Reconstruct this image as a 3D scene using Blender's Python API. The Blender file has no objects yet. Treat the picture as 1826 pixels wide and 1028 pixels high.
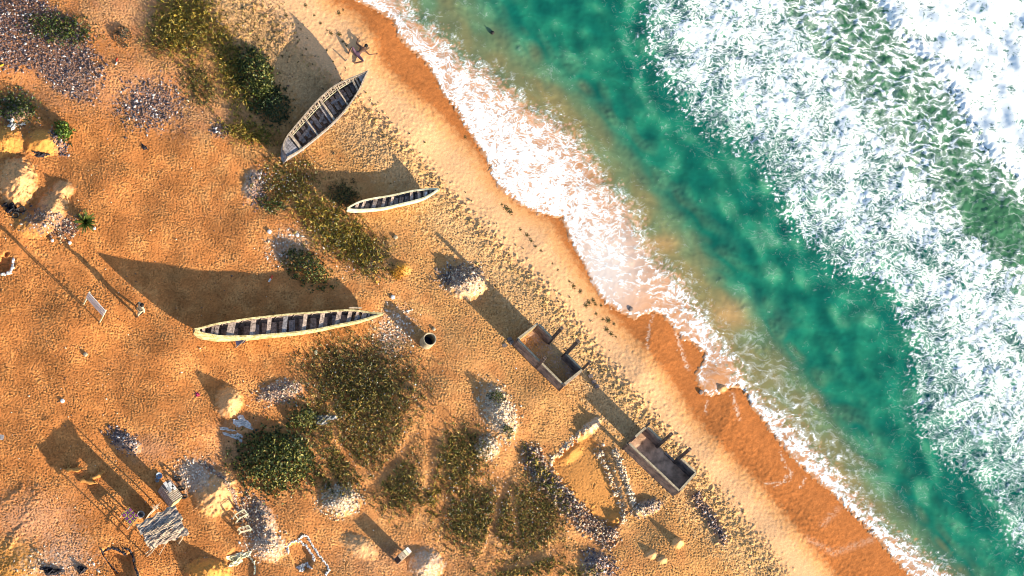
import bpy, math, random
import numpy as np
from mathutils import Vector, Matrix
random.seed(7); rng = np.random.default_rng(7)
scene = bpy.context.scene
C = scene.collection
PI = math.pi
# ------------------------------------------------------------------ camera
F_PX, PX_M, TILT = 7000.0, 35.0, math.radians(22.0)
DIST = F_PX / PX_M
hd = Vector((0.62, 0.785, 0)).normalized()
fwd = Vector((math.sin(TILT)*hd.x, math.sin(TILT)*hd.y, -math.cos(TILT)))
upv = (Vector((0, 1, 0)) - fwd*fwd.y).normalized()
rgt = fwd.cross(upv).normalized()
cam_pos = -fwd*DIST
cam_d = bpy.data.cameras.new('camera'); cam = bpy.data.objects.new('camera', cam_d); C.objects.link(cam)
cam_d.sensor_width = 36; cam_d.lens = 36*F_PX/1826
cam_d.clip_start = 1; cam_d.clip_end = 3000
M = Matrix((rgt, upv, -fwd)).transposed().to_4x4(); M.translation = cam_pos
cam.matrix_world = M; scene.camera = cam
# ------------------------------------------------------------------ light
SUN_EL = math.radians(18.0)
sh = Vector((-0.74, 0.673, 0)).normalized()            # direction the shadows fall
sun_dir = Vector((-sh.x*math.cos(SUN_EL), -sh.y*math.cos(SUN_EL), math.sin(SUN_EL)))
sl = bpy.data.lights.new('sun', 'SUN'); sl.energy = 5.0; sl.angle = math.radians(0.5); sl.color = (1.0, 0.84, 0.60)
so = bpy.data.objects.new('sun', sl); C.objects.link(so)
so.rotation_euler = (-sun_dir).to_track_quat('-Z', 'Y').to_euler(); so.location = (60, -55, 40)
w = bpy.data.worlds.new('World'); scene.world = w; w.use_nodes = True
wn = w.node_tree; sky = wn.nodes.new('ShaderNodeTexSky'); sky.sky_type = 'NISHITA'; sky.sun_disc = False
sky.sun_elevation = SUN_EL; sky.sun_rotation = math.atan2(sun_dir.x, sun_dir.y)
wn.links.new(sky.outputs[0], wn.nodes['Background'].inputs[0]); wn.nodes['Background'].inputs[1].default_value = 0.11
scene.view_settings.view_transform = 'Standard'; scene.view_settings.look = 'None'
scene.view_settings.gamma = 1; scene.view_settings.use_curve_mapping = False
scene.view_settings.exposure = 1.2
scene.render.engine = 'CYCLES'; scene.cycles.max_bounces = 4; scene.cycles.pixel_filter_type = 'BLACKMAN_HARRIS'; scene.cycles.filter_width = 1.0

# ------------------------------------------------------------------ plan coordinates -> world
def P(u, v, z=0.0):
    d = fwd*F_PX + rgt*(u-913.0) - upv*(v-514.0)
    t = (z - cam_pos.z)/d.z
    return cam_pos + d*t
cpn = np.array(cam_pos); rn, un, fn = np.array(rgt), np.array(upv), np.array(fwd)
def UV(x, y, z=0.0):
    dx, dy, dz = x-cpn[0], y-cpn[1], z-cpn[2]
    zc = dx*fn[0]+dy*fn[1]+dz*fn[2]
    return (913+F_PX*(dx*rn[0]+dy*rn[1]+dz*rn[2])/zc, 514-F_PX*(dx*un[0]+dy*un[1]+dz*un[2])/zc)
def PN(u, v):
    d = fn[None]*F_PX + rn[None]*(np.asarray(u)-913.0)[:, None] - un[None]*(np.asarray(v)-514.0)[:, None]
    t = -cpn[2]/d[:, 2]
    p = cpn[None]+d*t[:, None]
    return p[:, 0], p[:, 1]
def sst(a, b, x):
    t = np.clip((x-a)/(b-a), 0, 1); return t*t*(3-2*t)
def sdist(line, U, V):
    """signed distance to a shore line, positive on the sea side"""
    L = [(float(a), float(b)) for a, b in line]
    a, b = L[0], L[1]; L.insert(0, (a[0]-(b[0]-a[0])*0-2600, a[1]-3400))
    b = L[-1]; L.append((b[0]+2600, b[1]+3000))
    best = np.full(U.shape, 1e9); sg = np.ones(U.shape)
    for (x0, y0), (x1, y1) in zip(L[:-1], L[1:]):
        ex, ey = x1-x0, y1-y0; l2 = ex*ex+ey*ey
        t = np.clip(((U-x0)*ex+(V-y0)*ey)/l2, 0, 1)
        dx, dy = U-x0-t*ex, V-y0-t*ey
        d = dx*dx+dy*dy
        s = np.where(ex*dy-ey*dx < 0, 1.0, -1.0)
        m = d < best-1e-6
        best = np.where(m, d, best); sg = np.where(m, s, sg)
    return np.sqrt(best)*sg
def pdist(line, U, V):
    best = np.full(U.shape, 1e9)
    for (x0, y0), (x1, y1) in zip(line[:-1], line[1:]):
        ex, ey = x1-x0, y1-y0
        t = np.clip(((U-x0)*ex+(V-y0)*ey)/(ex*ex+ey*ey), 0, 1)
        best = np.minimum(best, (U-x0-t*ex)**2+(V-y0-t*ey)**2)
    return np.sqrt(best)
def inside(poly, U, V):
    r = np.zeros(U.shape, bool); n = len(poly)
    for i in range(n):
        x0, y0 = poly[i]; x1, y1 = poly[(i+1) % n]
        c = ((y0 > V) != (y1 > V)) & (U < (x1-x0)*(V-y0)/((y1-y0) or 1e-9)+x0)
        r ^= c
    return r
def polymask(poly, U, V, soft):
    d = pdist(list(poly)+[poly[0]], U, V)
    return sst(-soft, soft, np.where(inside(poly, U, V), d, -d))

C0 = [(475,0),(540,70),(600,130),(690,200),(780,290),(850,370),(920,440),(985,500),(1040,560),(1100,640),(1160,710),(1230,790),(1300,870),(1370,950),(1430,1028)]
C2 = [(590,0),(640,25),(668,65),(680,110),(720,150),(770,190),(810,230),(850,270),(885,325),(930,365),(985,395),(1010,440),(1050,500),(1080,545),(1110,580),(1150,620),(1200,680),(1235,740),(1290,800),(1350,860),(1400,920),(1440,970),(1490,1028)]
C1 = [(635,0),(672,18),(700,35),(715,70),(738,92),(760,110),(778,140),(790,165),(812,190),(830,225),(850,255),(870,290),(880,318),(890,335),(925,362),(955,378),(980,385),(1003,386),(1012,410),(1020,435),(1042,470),(1055,500),(1068,522),(1080,540),(1108,556),(1128,568),(1148,562),(1160,556),(1180,560),(1195,575),(1215,600),(1238,612),(1256,630),(1258,642),(1242,664),(1246,684),(1262,706),(1285,702),(1305,690),(1325,692),(1345,730),(1372,765),(1400,800),(1430,832),(1450,850),(1482,875),(1510,905),(1540,935),(1568,965),(1600,1003),(1625,1028)]
C3 = [(722,0),(740,30),(775,52),(800,72),(830,108),(870,128),(915,160),(945,190),(990,213),(1020,235),(1035,255),(1062,290),(1075,320),(1110,350),(1130,380),(1145,420),(1165,460),(1215,500),(1240,545),(1275,590),(1312,640),(1345,700),(1400,745),(1450,800),(1490,840),(1540,900),(1600,955),(1660,1002),(1700,1028)]
C4 = [(1150,0),(1152,60),(1160,110),(1195,155),(1230,210),(1290,250),(1330,270),(1370,310),(1385,350),(1400,390),(1440,430),(1475,470),(1520,495),(1580,510),(1600,560),(1625,610),(1632,680),(1630,760),(1680,820),(1730,855),(1780,900),(1800,960),(1826,985)]
C5 = [(1560,0),(1590,50),(1640,100),(1690,160),(1730,240),(1760,280),(1800,310),(1840,340)]

GX0, GX1, GY0, GY1 = -29.0, 29.5, -17.5, 18.5
def fftn(nx, ny, step, lo, hi, seed, ang=0.0, an=1.0):
    """band limited noise, wavelengths lo..hi metres, unit deviation"""
    r = np.random.default_rng(seed)
    f = np.fft.rfft2(r.standard_normal((ny, nx)))
    ky = np.fft.fftfreq(ny, step)[:, None]; kx = np.fft.rfftfreq(nx, step)[None, :]
    c, s = math.cos(ang), math.sin(ang)
    a = (kx*c+ky*s); b = (-kx*s+ky*c)*an
    k = np.sqrt(a*a+b*b)
    f *= np.exp(-(k*lo)**2*0.5)*(1-np.exp(-(k*hi)**2*0.5))
    g = np.fft.irfft2(f, s=(ny, nx)); g -= g.mean(); return g/g.std()

class Grid:
    def __init__(s, step):
        s.step = step
        s.xs = np.arange(GX0, GX1, step); s.ys = np.arange(GY0, GY1, step)
        s.nx, s.ny = len(s.xs), len(s.ys)
        s.X, s.Y = np.meshgrid(s.xs, s.ys)
    def at(s, A, x, y):
        i = np.clip(((np.asarray(y)-GY0)/s.step+.5).astype(int), 0, s.ny-1)
        j = np.clip(((np.asarray(x)-GX0)/s.step+.5).astype(int), 0, s.nx-1)
        return A[i, j]

def np_mesh(name, V, F, mat, parent=None, attrs=None, smooth=False, kind=None):
    me = bpy.data.meshes.new(name)
    V = np.asarray(V, np.float32); F = np.asarray(F, np.int32)
    me.vertices.add(len(V)); me.vertices.foreach_set('co', V.ravel())
    k = F.shape[1]
    me.loops.add(F.size); me.loops.foreach_set('vertex_index', F.ravel())
    me.polygons.add(len(F)); me.polygons.foreach_set('loop_start', np.arange(0, F.size, k, dtype=np.int32))
    me.update(calc_edges=True)
    if smooth: me.polygons.foreach_set('use_smooth', np.ones(len(F), bool))
    for an, A in (attrs or {}).items():
        A = np.asarray(A, np.float32)
        if A.ndim == 2:
            at = me.attributes.new(an, 'FLOAT_COLOR', 'POINT')
            if A.shape[1] == 3: A = np.concatenate([A, np.ones((len(A), 1), np.float32)], 1)
            at.data.foreach_set('color', A.ravel())
        else:
            at = me.attributes.new(an, 'FLOAT', 'POINT'); at.data.foreach_set('value', A)
    me.materials.append(mat)
    o = bpy.data.objects.new(name, me); C.objects.link(o)
    if parent: o.parent = parent
    if kind: o['kind'] = kind
    return o

# ------------------------------------------------------------------ materials
def mat(name, col=None, rough=0.8, attr=None, bump=None, var=0.25, scale=6.0, spec=0.3, col2=None, stretch=None):
    m = bpy.data.materials.new(name); m.use_nodes = True
    nt = m.node_tree; b = nt.nodes['Principled BSDF']
    b.inputs['Roughness'].default_value = rough; b.inputs['Specular IOR Level'].default_value = spec
    tc = nt.nodes.new('ShaderNodeTexCoord'); mp = nt.nodes.new('ShaderNodeMapping')
    nt.links.new(tc.outputs['Object'], mp.inputs[0])
    if stretch: mp.inputs['Scale'].default_value = stretch
    n = nt.nodes.new('ShaderNodeTexNoise'); n.inputs['Scale'].default_value = scale; n.inputs['Detail'].default_value = 6
    n.inputs['Roughness'].default_value = 0.65
    nt.links.new(mp.outputs[0], n.inputs['Vector'])
    mx = nt.nodes.new('ShaderNodeMix'); mx.data_type = 'RGBA'
    rp = nt.nodes.new('ShaderNodeValToRGB'); rp.color_ramp.elements[0].position = .36; rp.color_ramp.elements[1].position = .64
    nt.links.new(n.outputs[0], rp.inputs[0]); nt.links.new(rp.outputs[0], mx.inputs[0])
    if attr:
        a = nt.nodes.new('ShaderNodeAttribute'); a.attribute_name = attr
        for idx, f in ((6, 1-var), (7, 1+var)):
            mm = nt.nodes.new('ShaderNodeMix'); mm.data_type = 'RGBA'; mm.blend_type = 'MULTIPLY'; mm.inputs[0].default_value = 1
            nt.links.new(a.outputs['Color'], mm.inputs[6]); mm.inputs[7].default_value = (f, f, f, 1)
            nt.links.new(mm.outputs[2], mx.inputs[idx])
    else:
        c2 = col2 or tuple(c*(1-var*1.6) for c in col)
        mx.inputs[6].default_value = (*c2, 1); mx.inputs[7].default_value = (*[c*(1+var*.4) for c in col], 1)
    nt.links.new(mx.outputs[2], b.inputs['Base Color'])
    if bump:
        bp = nt.nodes.new('ShaderNodeBump'); bp.inputs['Strength'].default_value = bump; bp.inputs['Distance'].default_value = .02
        nt.links.new(n.outputs[0], bp.inputs['Height']); nt.links.new(bp.outputs[0], b.inputs['Normal'])
    return m
m_sand = mat('sand', attr='albedo', rough=.9, var=.10, scale=16, bump=.25, spec=.1)
nt = m_sand.node_tree; a = nt.nodes.new('ShaderNodeAttribute'); a.attribute_name = 'gloss'
nt.links.new(a.outputs['Fac'], nt.nodes['Principled BSDF'].inputs['Roughness'])
m_rock = mat('rubble_stone', attr='tint', rough=.85, var=.2, scale=20)
m_leaf = mat('leaf', attr='tint', rough=.55, var=.18, scale=9, spec=.35)
m_wood = mat('weathered_wood', (.48,.38,.33), rough=.85, var=.45, scale=9, bump=.4, stretch=(1,1,1))
m_wood_grey = mat('grey_wood', (.34,.32,.34), rough=.85, var=.4, scale=8, bump=.4)
m_wood_dark = mat('damp_dark_wood', (.40,.31,.27), rough=.9, var=.4, scale=6, bump=.4)
m_wood_pale = mat('pale_wood', (.50,.40,.30), rough=.8, var=.35, scale=10, bump=.3)
m_yellow = mat('worn_yellow_paint_and_sunlit_plank', (.66,.60,.33), rough=.6, var=.25, scale=5, col2=(.26,.20,.08), bump=.3)
m_cream = mat('worn_cream_paint', (.72,.70,.52), rough=.6, var=.2, scale=4, col2=(.50,.47,.28), bump=.3)
m_blueboard = mat('dark_blue_paint', (.012,.02,.06), rough=.4, var=.3, scale=7)
m_conc = mat('weathered_concrete', (.27,.21,.18), rough=.9, var=.5, scale=2.6, bump=.5, col2=(.09,.075,.08))
m_conc_floor = mat('sandy_concrete_floor', (.62,.40,.28), rough=.95, var=.4, scale=2.2, bump=.5)
m_pill = mat('dark_pillar_concrete', (.13,.10,.09), rough=.9, var=.4, scale=5, bump=.4)
m_ochre = mat('ochre_sack_and_sunlit_wall', (.42,.28,.14), rough=.9, var=.3, scale=5, bump=.4)  # ochre of the sacks, also the painted-in sunlit tone of a hut wall
m_ring = mat('pale_concrete', (.42,.36,.26), rough=.85, var=.25, scale=9, bump=.3)
m_white = mat('white_plastic', (.70,.70,.70), rough=.5, var=.25, scale=9)
m_whitepaint = mat('white_paint', (.78,.77,.76), rough=.5, var=.06, scale=6)
m_tarp = mat('weathered_tarpaulin', (.34,.30,.27), rough=.8, var=.5, scale=3.6, col2=(.09,.09,.11), bump=.8)
m_tarp2 = mat('dusty_sacking', (.50,.40,.30), rough=.85, var=.4, scale=4.6, col2=(.17,.13,.12), bump=.8)
m_dark = mat('dark_cloth', (.03,.03,.045), rough=.8, var=.4, scale=9)
m_red = mat('red_plastic', (.55,.06,.03), rough=.5, var=.1); m_pink = mat('pink_cloth', (.55,.05,.16), rough=.8, var=.1)
m_skin = mat('brown_skin', (.12,.06,.04), rough=.6, var=.1); m_fur = mat('tan_fur', (.50,.24,.07), rough=.9, var=.25, scale=14)
m_cloth_c = mat('cream_cloth', (.50,.46,.34), rough=.9, var=.2, scale=12); m_cloth_d = mat('purple_cloth', (.14,.08,.12), rough=.9, var=.2)
m_hair = mat('black_hair', (.01,.009,.01), rough=.7, var=.2)
m_rubber = mat('black_rubber', (.02,.02,.022), rough=.7, var=.2); m_metal = mat('dull_metal', (.35,.37,.4), rough=.35, var=.2)
m_blue = mat('blue_enamel', (.25,.35,.5), rough=.4, var=.2)

# patterned cloth
m_pat = bpy.data.materials.new('patterned_cloth'); m_pat.use_nodes = True; nt = m_pat.node_tree
tc = nt.nodes.new('ShaderNodeTexCoord'); vo = nt.nodes.new('ShaderNodeTexVoronoi'); vo.inputs['Scale'].default_value = 3.4; vo.inputs['Randomness'].default_value = .15
nt.links.new(tc.outputs['Object'], vo.inputs['Vector']); rp = nt.nodes.new('ShaderNodeValToRGB')
els = rp.color_ramp.elements; els[0].position = 0; els[0].color = (.16,.03,.15,1); els[1].position = .8; els[1].color = (.02,.02,.05,1)
for p_, c_ in ((.18,(.22,.05,.2,1)),(.3,(.02,.02,.03,1)),(.40,(.55,.45,.08,1)),(.50,(.05,.02,.08,1)),(.62,(.16,.04,.2,1))):
    e = els.new(p_); e.color = c_
nt.links.new(vo.outputs['Distance'], rp.inputs[0]); nt.links.new(rp.outputs[0], nt.nodes['Principled BSDF'].inputs['Base Color'])

# ------------------------------------------------------------------ terrain
G = Grid(0.048)
U, V = UV(G.X, G.Y)
def N(lo, hi, seed, ang=0.0, an=1.0): return fftn(G.nx, G.ny, G.step, lo, hi, seed, ang, an)
n_big = N(1.2, 9, 1); n_mid = N(.35, 2.0, 2); n_sm = N(.10, .45, 3); n_edge = N(.25, 1.2, 4); n_f = N(.045, .14, 5)
wob = n_edge*5
s1 = sdist(C1, U, V)+n_edge*1.5; s2 = sdist(C2, U, V)+n_mid*2.5; s0 = sdist(C0, U, V)+n_edge*5+13
def E(cu, cv, ru, rv, rot=0, soft=.35, jit=.16):
    c, s = math.cos(math.radians(rot)), math.sin(math.radians(rot))
    a = ((U-cu)*c+(V-cv)*s)/ru; b = (-(U-cu)*s+(V-cv)*c)/rv
    return 1-sst(1-soft, 1+soft*.4, np.sqrt(a*a+b*b)+n_edge*jit)
H = N(5, 18, 31)*.05 + n_big*.0025 + n_mid*.0012
pale = 0*U; shell = 0*U; rusty = 0*U; litter = 0*U; gold = 0*U
# beach profile
slope = sst(-150, 0, s1); H = H*(1-.8*slope) - .33*slope
H = np.where(s1 > 0, -.33-.10*s1/35, H)
foot = 1-sst(-18, 10, s0)                                   # trodden dry sand landward of the smooth strip
# trodden sand: many small overlapping prints
cob = N(.105, .19, 6, math.radians(40), .62)
cob2 = N(.05, .12, 7); cob3 = N(.07, .14, 9)
paths = 0*U
for line, wd in (([(330,0),(262,95),(230,190),(300,260),(380,240)],14), ([(0,440),(130,470),(260,520),(330,640),(470,650)],10), ([(120,880),(240,760),(330,720),(380,640)],12), ([(740,540),(820,620),(900,700),(985,720)],14), ([(1160,960),(1080,930),(940,985),(760,930),(640,930),(560,860)],10), ([(690,330),(700,430),(640,500),(620,560)],10), ([(150,960),(330,930),(450,900)],12)):
    paths = np.maximum(paths, np.exp(-((pdist(line, U, V)+n_edge*6)/wd)**2)*sst(-1.6, .5, n_mid+n_edge*.5))
H += foot*(1-.55*paths)*(1+.22*np.clip(n_big, -1.5, 1.5))*(np.where(cob > 0, cob*.6, cob*1.15)*.0240*(1+.22*np.clip(n_mid, -1.5, 2)) + cob2*.0036 - np.clip(cob3-.7, 0, 1.5)*.020)
H += (1-foot)*n_f*.0005; H -= (1-foot)*n_mid*.0008
# sharp prints in the beach-top band
band = foot*sst(-100, -52, s0+n_mid*10)*.85
prints = np.clip(N(.055, .125, 8, math.radians(40), .8)-.75, 0, 1.8)
ledge = pdist([(440,-20),(520,60),(585,128),(650,190),(720,262),(793,342),(873,411),(949,502),(1008,566),(1070,650),(1130,715),(1200,800),(1270,890),(1330,980),(1370,1050)], U, V)+n_edge*9
ledge = np.exp(-(ledge/13)**2)*sst(-.9, .8, n_mid+.3*n_sm)
H -= band*prints*.016; H += ledge*(.014+.012*np.clip(n_sm, -1, 1.5))
H += band*(.02+.012*np.clip(n_edge, 0, 2))
# low bank at the top of the beach
H += .05*foot*sst(-60, -5, s0)*sst(-1.5, 1.0, n_mid)
# vehicle and foot tracks
for line, wd in (([(740,770),(700,825),(660,870),(560,900)],9), ([(905,850),(890,900),(865,990)],6), ([(770,780),(762,870)],8),
                 ([(980,720),(900,850),(800,905),(700,940)],12), ([(1100,960),(980,975),(880,1015)],10), ([(15,360),(120,520),(140,560)],4)):
    d = pdist(line, U, V)+n_edge*2
    H -= .035*np.exp(-(d/wd)**2)
# mounds: centre, radii, rotation, height, kind
MOUNDS = [(30,325,34,44,0,.95,'p'),(92,375,26,40,25,.50,'p'),(408,718,24,26,0,.75,'p'),(832,505,34,28,0,.75,'w'),(383,880,36,40,30,.75,'p'),
          (606,893,34,27,0,.55,'w'),(78,255,36,22,0,.60,'g'),(8,252,34,28,0,.5,'g'),(1020,806,26,14,-40,.22,'g'),(1207,970,11,9,0,.50,'p'),
          (372,1024,42,26,0,.9,'g'),(642,975,34,18,30,.30,'p'),(760,1008,30,28,0,.45,'w'),(478,975,32,26,20,.40,'w'),(60,400,34,24,0,.35,'g'),
          (112,338,20,16,0,.3,'p'),(1162,990,10,8,0,.25,'p'),(1180,1000,9,7,0,.22,'p'),(1100,925,14,12,0,.35,'g'),(1050,765,30,10,-40,.35,'w'),
          (30,205,22,14,0,.35,'w'),(470,930,20,40,-20,.30,'w'),(890,735,26,50,-22,.50,'w'),(1290,690,10,8,0,.2,'p'),(716,480,16,12,0,.3,'g'),
          (868,800,22,20,0,.35,'w'),(1155,905,26,14,-20,.3,'w'),(1060,1010,24,26,30,.30,'w'),(225,790,30,14,30,.25,'w'),(500,698,40,18,-10,.25,'w'),
          (20,1010,60,60,0,.25,'g'),(345,850,30,30,0,.18,'w'),(450,330,16,30,10,.25,'w')]
for (cu, cv, ru, rv, ro, h, k) in MOUNDS:
    c_, s_ = math.cos(math.radians(ro)), math.sin(math.radians(ro)); a_ = ((U-cu)*c_+(V-cv)*s_)/(ru*1.12); b_ = (-(U-cu)*s_+(V-cv)*c_)/(rv*1.12)
    e = np.clip(1-np.sqrt(a_*a_+b_*b_+.012)+.03*n_mid, 0, 1)
    H += h*1.05*e*(1+.0*n_sm); H -= foot*cob*.004*sst(0, .3, e)
    e2 = E(cu, cv, ru*1.05, rv*1.05, ro, soft=.35, jit=.12)
    if k == 'p': pale = np.maximum(pale, e2*.8)
    if k == 'g': gold = np.maximum(gold, e2)
    if k == 'w': shell = np.maximum(shell, e2*.8)
# the dug pit and its spoil banks
PIT = [(985,822),(1045,768),(1078,800),(1100,860),(1117,905),(1108,930),(1085,945),(1058,925),(1000,858)]
pit = polymask(PIT, U+wob*.4, V+wob*.3, 3)
H -= .24*pit; H += foot*pit*(-cob*.012)
bank = pdist([(950,815),(965,850),(1000,885),(1045,930),(1085,955)], U, V)+wob
H += .24*np.exp(-(bank/13)**2)*(.8+.25*n_sm)
ridge = pdist([(1068,800),(1090,850),(1112,905)], U, V)+wob*.5
H += .13*np.exp(-(ridge/5)**2); shell = np.maximum(shell, np.exp(-(ridge/6)**2)*.8)
ridge2 = pdist([(1097,808),(1112,850),(1130,895),(1141,916)], U, V)+wob*.4
H += .11*np.exp(-(ridge2/4)**2); shell = np.maximum(shell, np.exp(-(ridge2/5)**2))
bank3 = pdist([(1240,888),(1265,920),(1290,960)], U, V)+wob
H += .16*np.exp(-(bank3/9)**2)
# lined holes near the bottom edge
hole1 = polymask([(181,984),(196,976),(226,990),(236,985),(244,1040),(215,1040)], U, V, 2.5); H -= .35*hole1
hole2 = polymask([(404,992),(420,978),(448,992),(457,1010),(455,1040),(410,1040)], U, V, 3); H -= .15*hole2
hole3 = polymask([(512,972),(530,966),(545,975),(560,1000),(548,1018),(528,1012)], U, V, 3); H -= .18*hole3
hole4 = E(10, 470, 14, 16); H -= .25*hole4
# sunken ground under the boats' lee, driven ruts lower left
for line in ([(70,875),(30,950),(0,1000)],[(40,870),(0,905)],[(55,930),(10,975)]):
    d = pdist(line, U, V)+n_edge*4; H += .035*np.exp(-(d/5)**2)
# litter areas of shell, stone and rubbish
D_AREAS = [('p',[(-40,-10),(62,-10),(150,50),(182,130),(160,182),(110,168),(62,122),(-40,122)],4300,'purple grey field of stones and litter in the top corner around the green patch','a'),
 ('e',(268,187,60,44,0),1200,'round spread of grey stones and litter beside the bare track near the top edge','a'),
 ('e',(392,232,17,13,0),160,'small purple grey scatter of shells just left of the yellow tufts below the tall shrub','a'),
 ('e',(462,335,20,34,10),420,'narrow dark stone scatter on the left flank of the grassy rise','a'),
 ('e',(515,440,40,34,0),260,'thin pale litter scatter above the leafy mound','b'),
 ('e',(818,494,42,24,-8),900,'shell crust coloured dark for the shaded side of the pale heap by the water ring','c'),  # dark litter colour paints in the heap's shaded side
 ('e',(218,785,32,16,30),420,'dark gravel patch on the bare sand above the canvas shelter','a'),
 ('e',(497,702,44,20,-10),520,'white and grey shell scatter on the left shoulder of the large scrub','c'),
 ('e',(888,738,28,52,-22),1500,'steep heap of white shells with two small plants','d'),
 ('l',([(950,812),(968,850),(1000,885),(1045,932),(1085,955)],22),2600,'long bank of shells and rubble along the dug pit','c'),
 ('l',([(1068,800),(1090,850),(1112,905),(1110,932)],6),420,'shell crest on the right lip of the dug pit','d'),
 ('l',([(1097,808),(1112,850),(1130,895),(1141,916)],5),520,'straight white shell ridge between the pit and the roofless hut','d'),
 ('l',([(985,822),(1015,790),(1045,765)],5),260,'shell row along the top lip of the dug pit','d'),
 ('e',(868,800,20,22,0),330,'pale shell heap on the edge of the round scrub','d'),
 ('e',(1155,905,28,14,-20),300,'shell patch below the lower roofless hut','c'),
 ('e',(1070,1008,34,26,30),560,'dark shell spread at the bottom edge below the pit','a'),
 ('l',([(1240,888),(1265,920),(1290,965)],9),420,'dark shell and weed strip beyond the lower hut','a'),
 ('e',(606,893,36,28,0),900,'round white shell heap at the foot of the dark leafy shrub','d'),
 ('e',(452,925,26,46,-20),900,'shell spill behind the bare pole frames','c'),
 ('l',([(362,826),(392,850),(412,880),(428,915)],5),260,'curved row of stones above the sand heap','c'),
 ('e',(345,845,34,28,0),260,'pale ash and shell patch above the stall','b'),
 ('e',(700,590,36,44,20),420,'white shell halo at the upper right of the large scrub','b'),
 ('e',(115,405,30,22,0),260,'rubbish strewn round the low spiky palm','c'),
 ('e',(70,395,34,26,0),160,'scattered refuse on the golden heap','c'),
 ('e',(105,255,14,26,-30),200,'grey refuse beside the bright green bush','a'),
 ('e',(100,1010,70,30,0),140,'sparse litter on the pale ground in the bottom corner','b'),
 ('e',(30,195,34,34,0),300,'litter round the green scrub at the left edge','c'),
 ('e',(470,970,40,26,0),260,'pale shell ground between the bottom liners','b'),
 ('e',(640,720,110,120,0),900,'white litter caught in the large scrub','e'),
 ('e',(870,905,130,70,20),700,'white litter caught in the lower grass','e'),
 ('e',(620,440,80,45,40),420,'bits of litter caught in the slanting grass','e'),
 ('e',(515,320,50,50,0),300,'bits of litter on the grassy rise','e')]
def areamask(k, g):
    if k == 'p': return polymask(g, U+wob*1.6, V+wob, 9)
    if k == 'e': return E(*g, soft=.6, jit=.22)
    return 1-sst(.35*g[1], 1.25*g[1], pdist(g[0], U, V)+wob*.45)
D_MASKS = []
for k, g, n, lab, st in D_AREAS:
    m = areamask(k, g); D_MASKS.append(m)
    if st in 'ac': litter = np.maximum(litter, m*.75)
    if st in 'bd': shell = np.maximum(shell, m*(.75 if st == 'd' else .45))
H += litter*(np.abs(n_sm)*.03+n_f*.012)
GRASS = {'y': [(.24,.18,.02),(.34,.24,.03),(.13,.13,.02),(.08,.09,.02),(.42,.30,.06)],
         'o': [(.11,.10,.022),(.22,.16,.03),(.07,.08,.02),(.42,.28,.07),(.05,.055,.015),(.16,.15,.03)],
         'g': [(.04,.08,.015),(.07,.11,.02),(.12,.13,.02),(.03,.05,.015)],
         'd': [(.05,.06,.02),(.08,.085,.025),(.15,.13,.035),(.03,.035,.015),(.24,.18,.05)]}
G_AREAS = [((330,42,50,58,0),'y',3600,.42,'tall yellow green tussock patch at the top edge left of the big boat'),
 ((284,62,26,36,20),'o',900,.25,'dull olive grass on the left side of the tall yellow tussocks'),
 ((108,52,56,26,10),'g',1700,.22,'green grass patch inside the stony litter field in the top corner'),
 ((356,152,28,40,-30),'o',1200,.25,'olive grass clump left of the dark leafy shrub'),
 ((408,118,24,80,-18),'y',2000,.30,'golden grass strip along the left edge of the dark leafy shrub'),
 ((445,238,48,20,12),'y',1000,.25,'yellow tufts between the shrub and the stern of the big boat'),
 ((512,322,52,46,-20),'o',2300,.25,'olive grass on the rise below the stern of the big boat'),
 ((484,366,24,10,10),'g',260,.2,'short green tufts at the foot of the grassy rise'),
 ((612,350,26,24,0),'d',900,.25,'dark grass in the lee of the small pale boat'),
 ((600,415,95,36,42),'y',3200,.28,'slanting band of yellow grass below the small pale boat'),
 ((650,440,60,34,45),'o',1100,.2,'sparse grey grass right of the slanting yellow band'),
 ((640,665,100,62,8),'d',5600,.30,'dark upper part of the large scrub beside the long boat'),
 ((640,750,100,88,10),'o',8200,.34,'brown olive body of the large round scrub below the long boat'),
 ((600,845,44,42,30),'o',1500,.25,'lower tail of the large scrub beside the white shell heap'),
 ((718,872,42,48,35),'o',2100,.22,'thin grass wedge between two sandy tracks'),
 ((820,822,46,56,10),'o',3300,.24,'rounded grass patch beside the pale shell heap'),
 ((845,925,52,58,25),'o',3500,.24,'grass patch left of the narrow footpath'),
 ((940,925,62,66,-30),'o',4400,.24,'dark grass patch right of the narrow footpath'),
 ((935,1012,70,16,-8),'o',900,.22,'grass strip on the bottom edge below the footpath'),
 ((1035,1022,36,12,0),'o',350,.2,'grass fringe on the bottom edge right of the track'),
 ((28,192,36,28,20),'g',1300,.28,'green scrub beside the white rubbish on the left edge'),
 ((968,850,60,9,55),'y',420,.15,'yellow weeds on the shell bank beside the dug pit'),
 ((455,55,60,60,40),'o',700,.15,'sparse dry tufts on the sand above the big boat'),
 ((770,880,12,40,0),'y',260,.15,'scattered straw tufts on the track between the grass patches')]
n_lump = N(.16, .5, 41); n_lump2 = N(.085, .24, 44); tracks = np.ones_like(U)
for line, wd in (([(905,850),(890,900),(865,1000)],5), ([(740,770),(700,830),(660,870)],7), ([(770,780),(764,870)],7), ([(915,890),(925,960)],3), ([(1000,975),(940,1005),(860,1020)],5), ([(590,720),(600,790),(650,850)],4), ([(500,760),(560,800),(600,870)],5)):
    tracks *= sst(.6*wd, 1.5*wd, pdist(line, U, V)+n_edge*1.5)
n_gap = N(.22, .9, 43, math.radians(-48), .6)
G_MASKS = [E(g[0], g[1], g[2], g[3], g[4], soft=.42, jit=.26)*tracks*sst(-.9, .6, n_gap) for (g, st, n, hgt, lab) in G_AREAS]
soil = 0*U
for ga, gm in zip(G_AREAS, G_MASKS): soil = np.maximum(soil, gm*(.75 if ga[1] in 'od' else .45))
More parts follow.
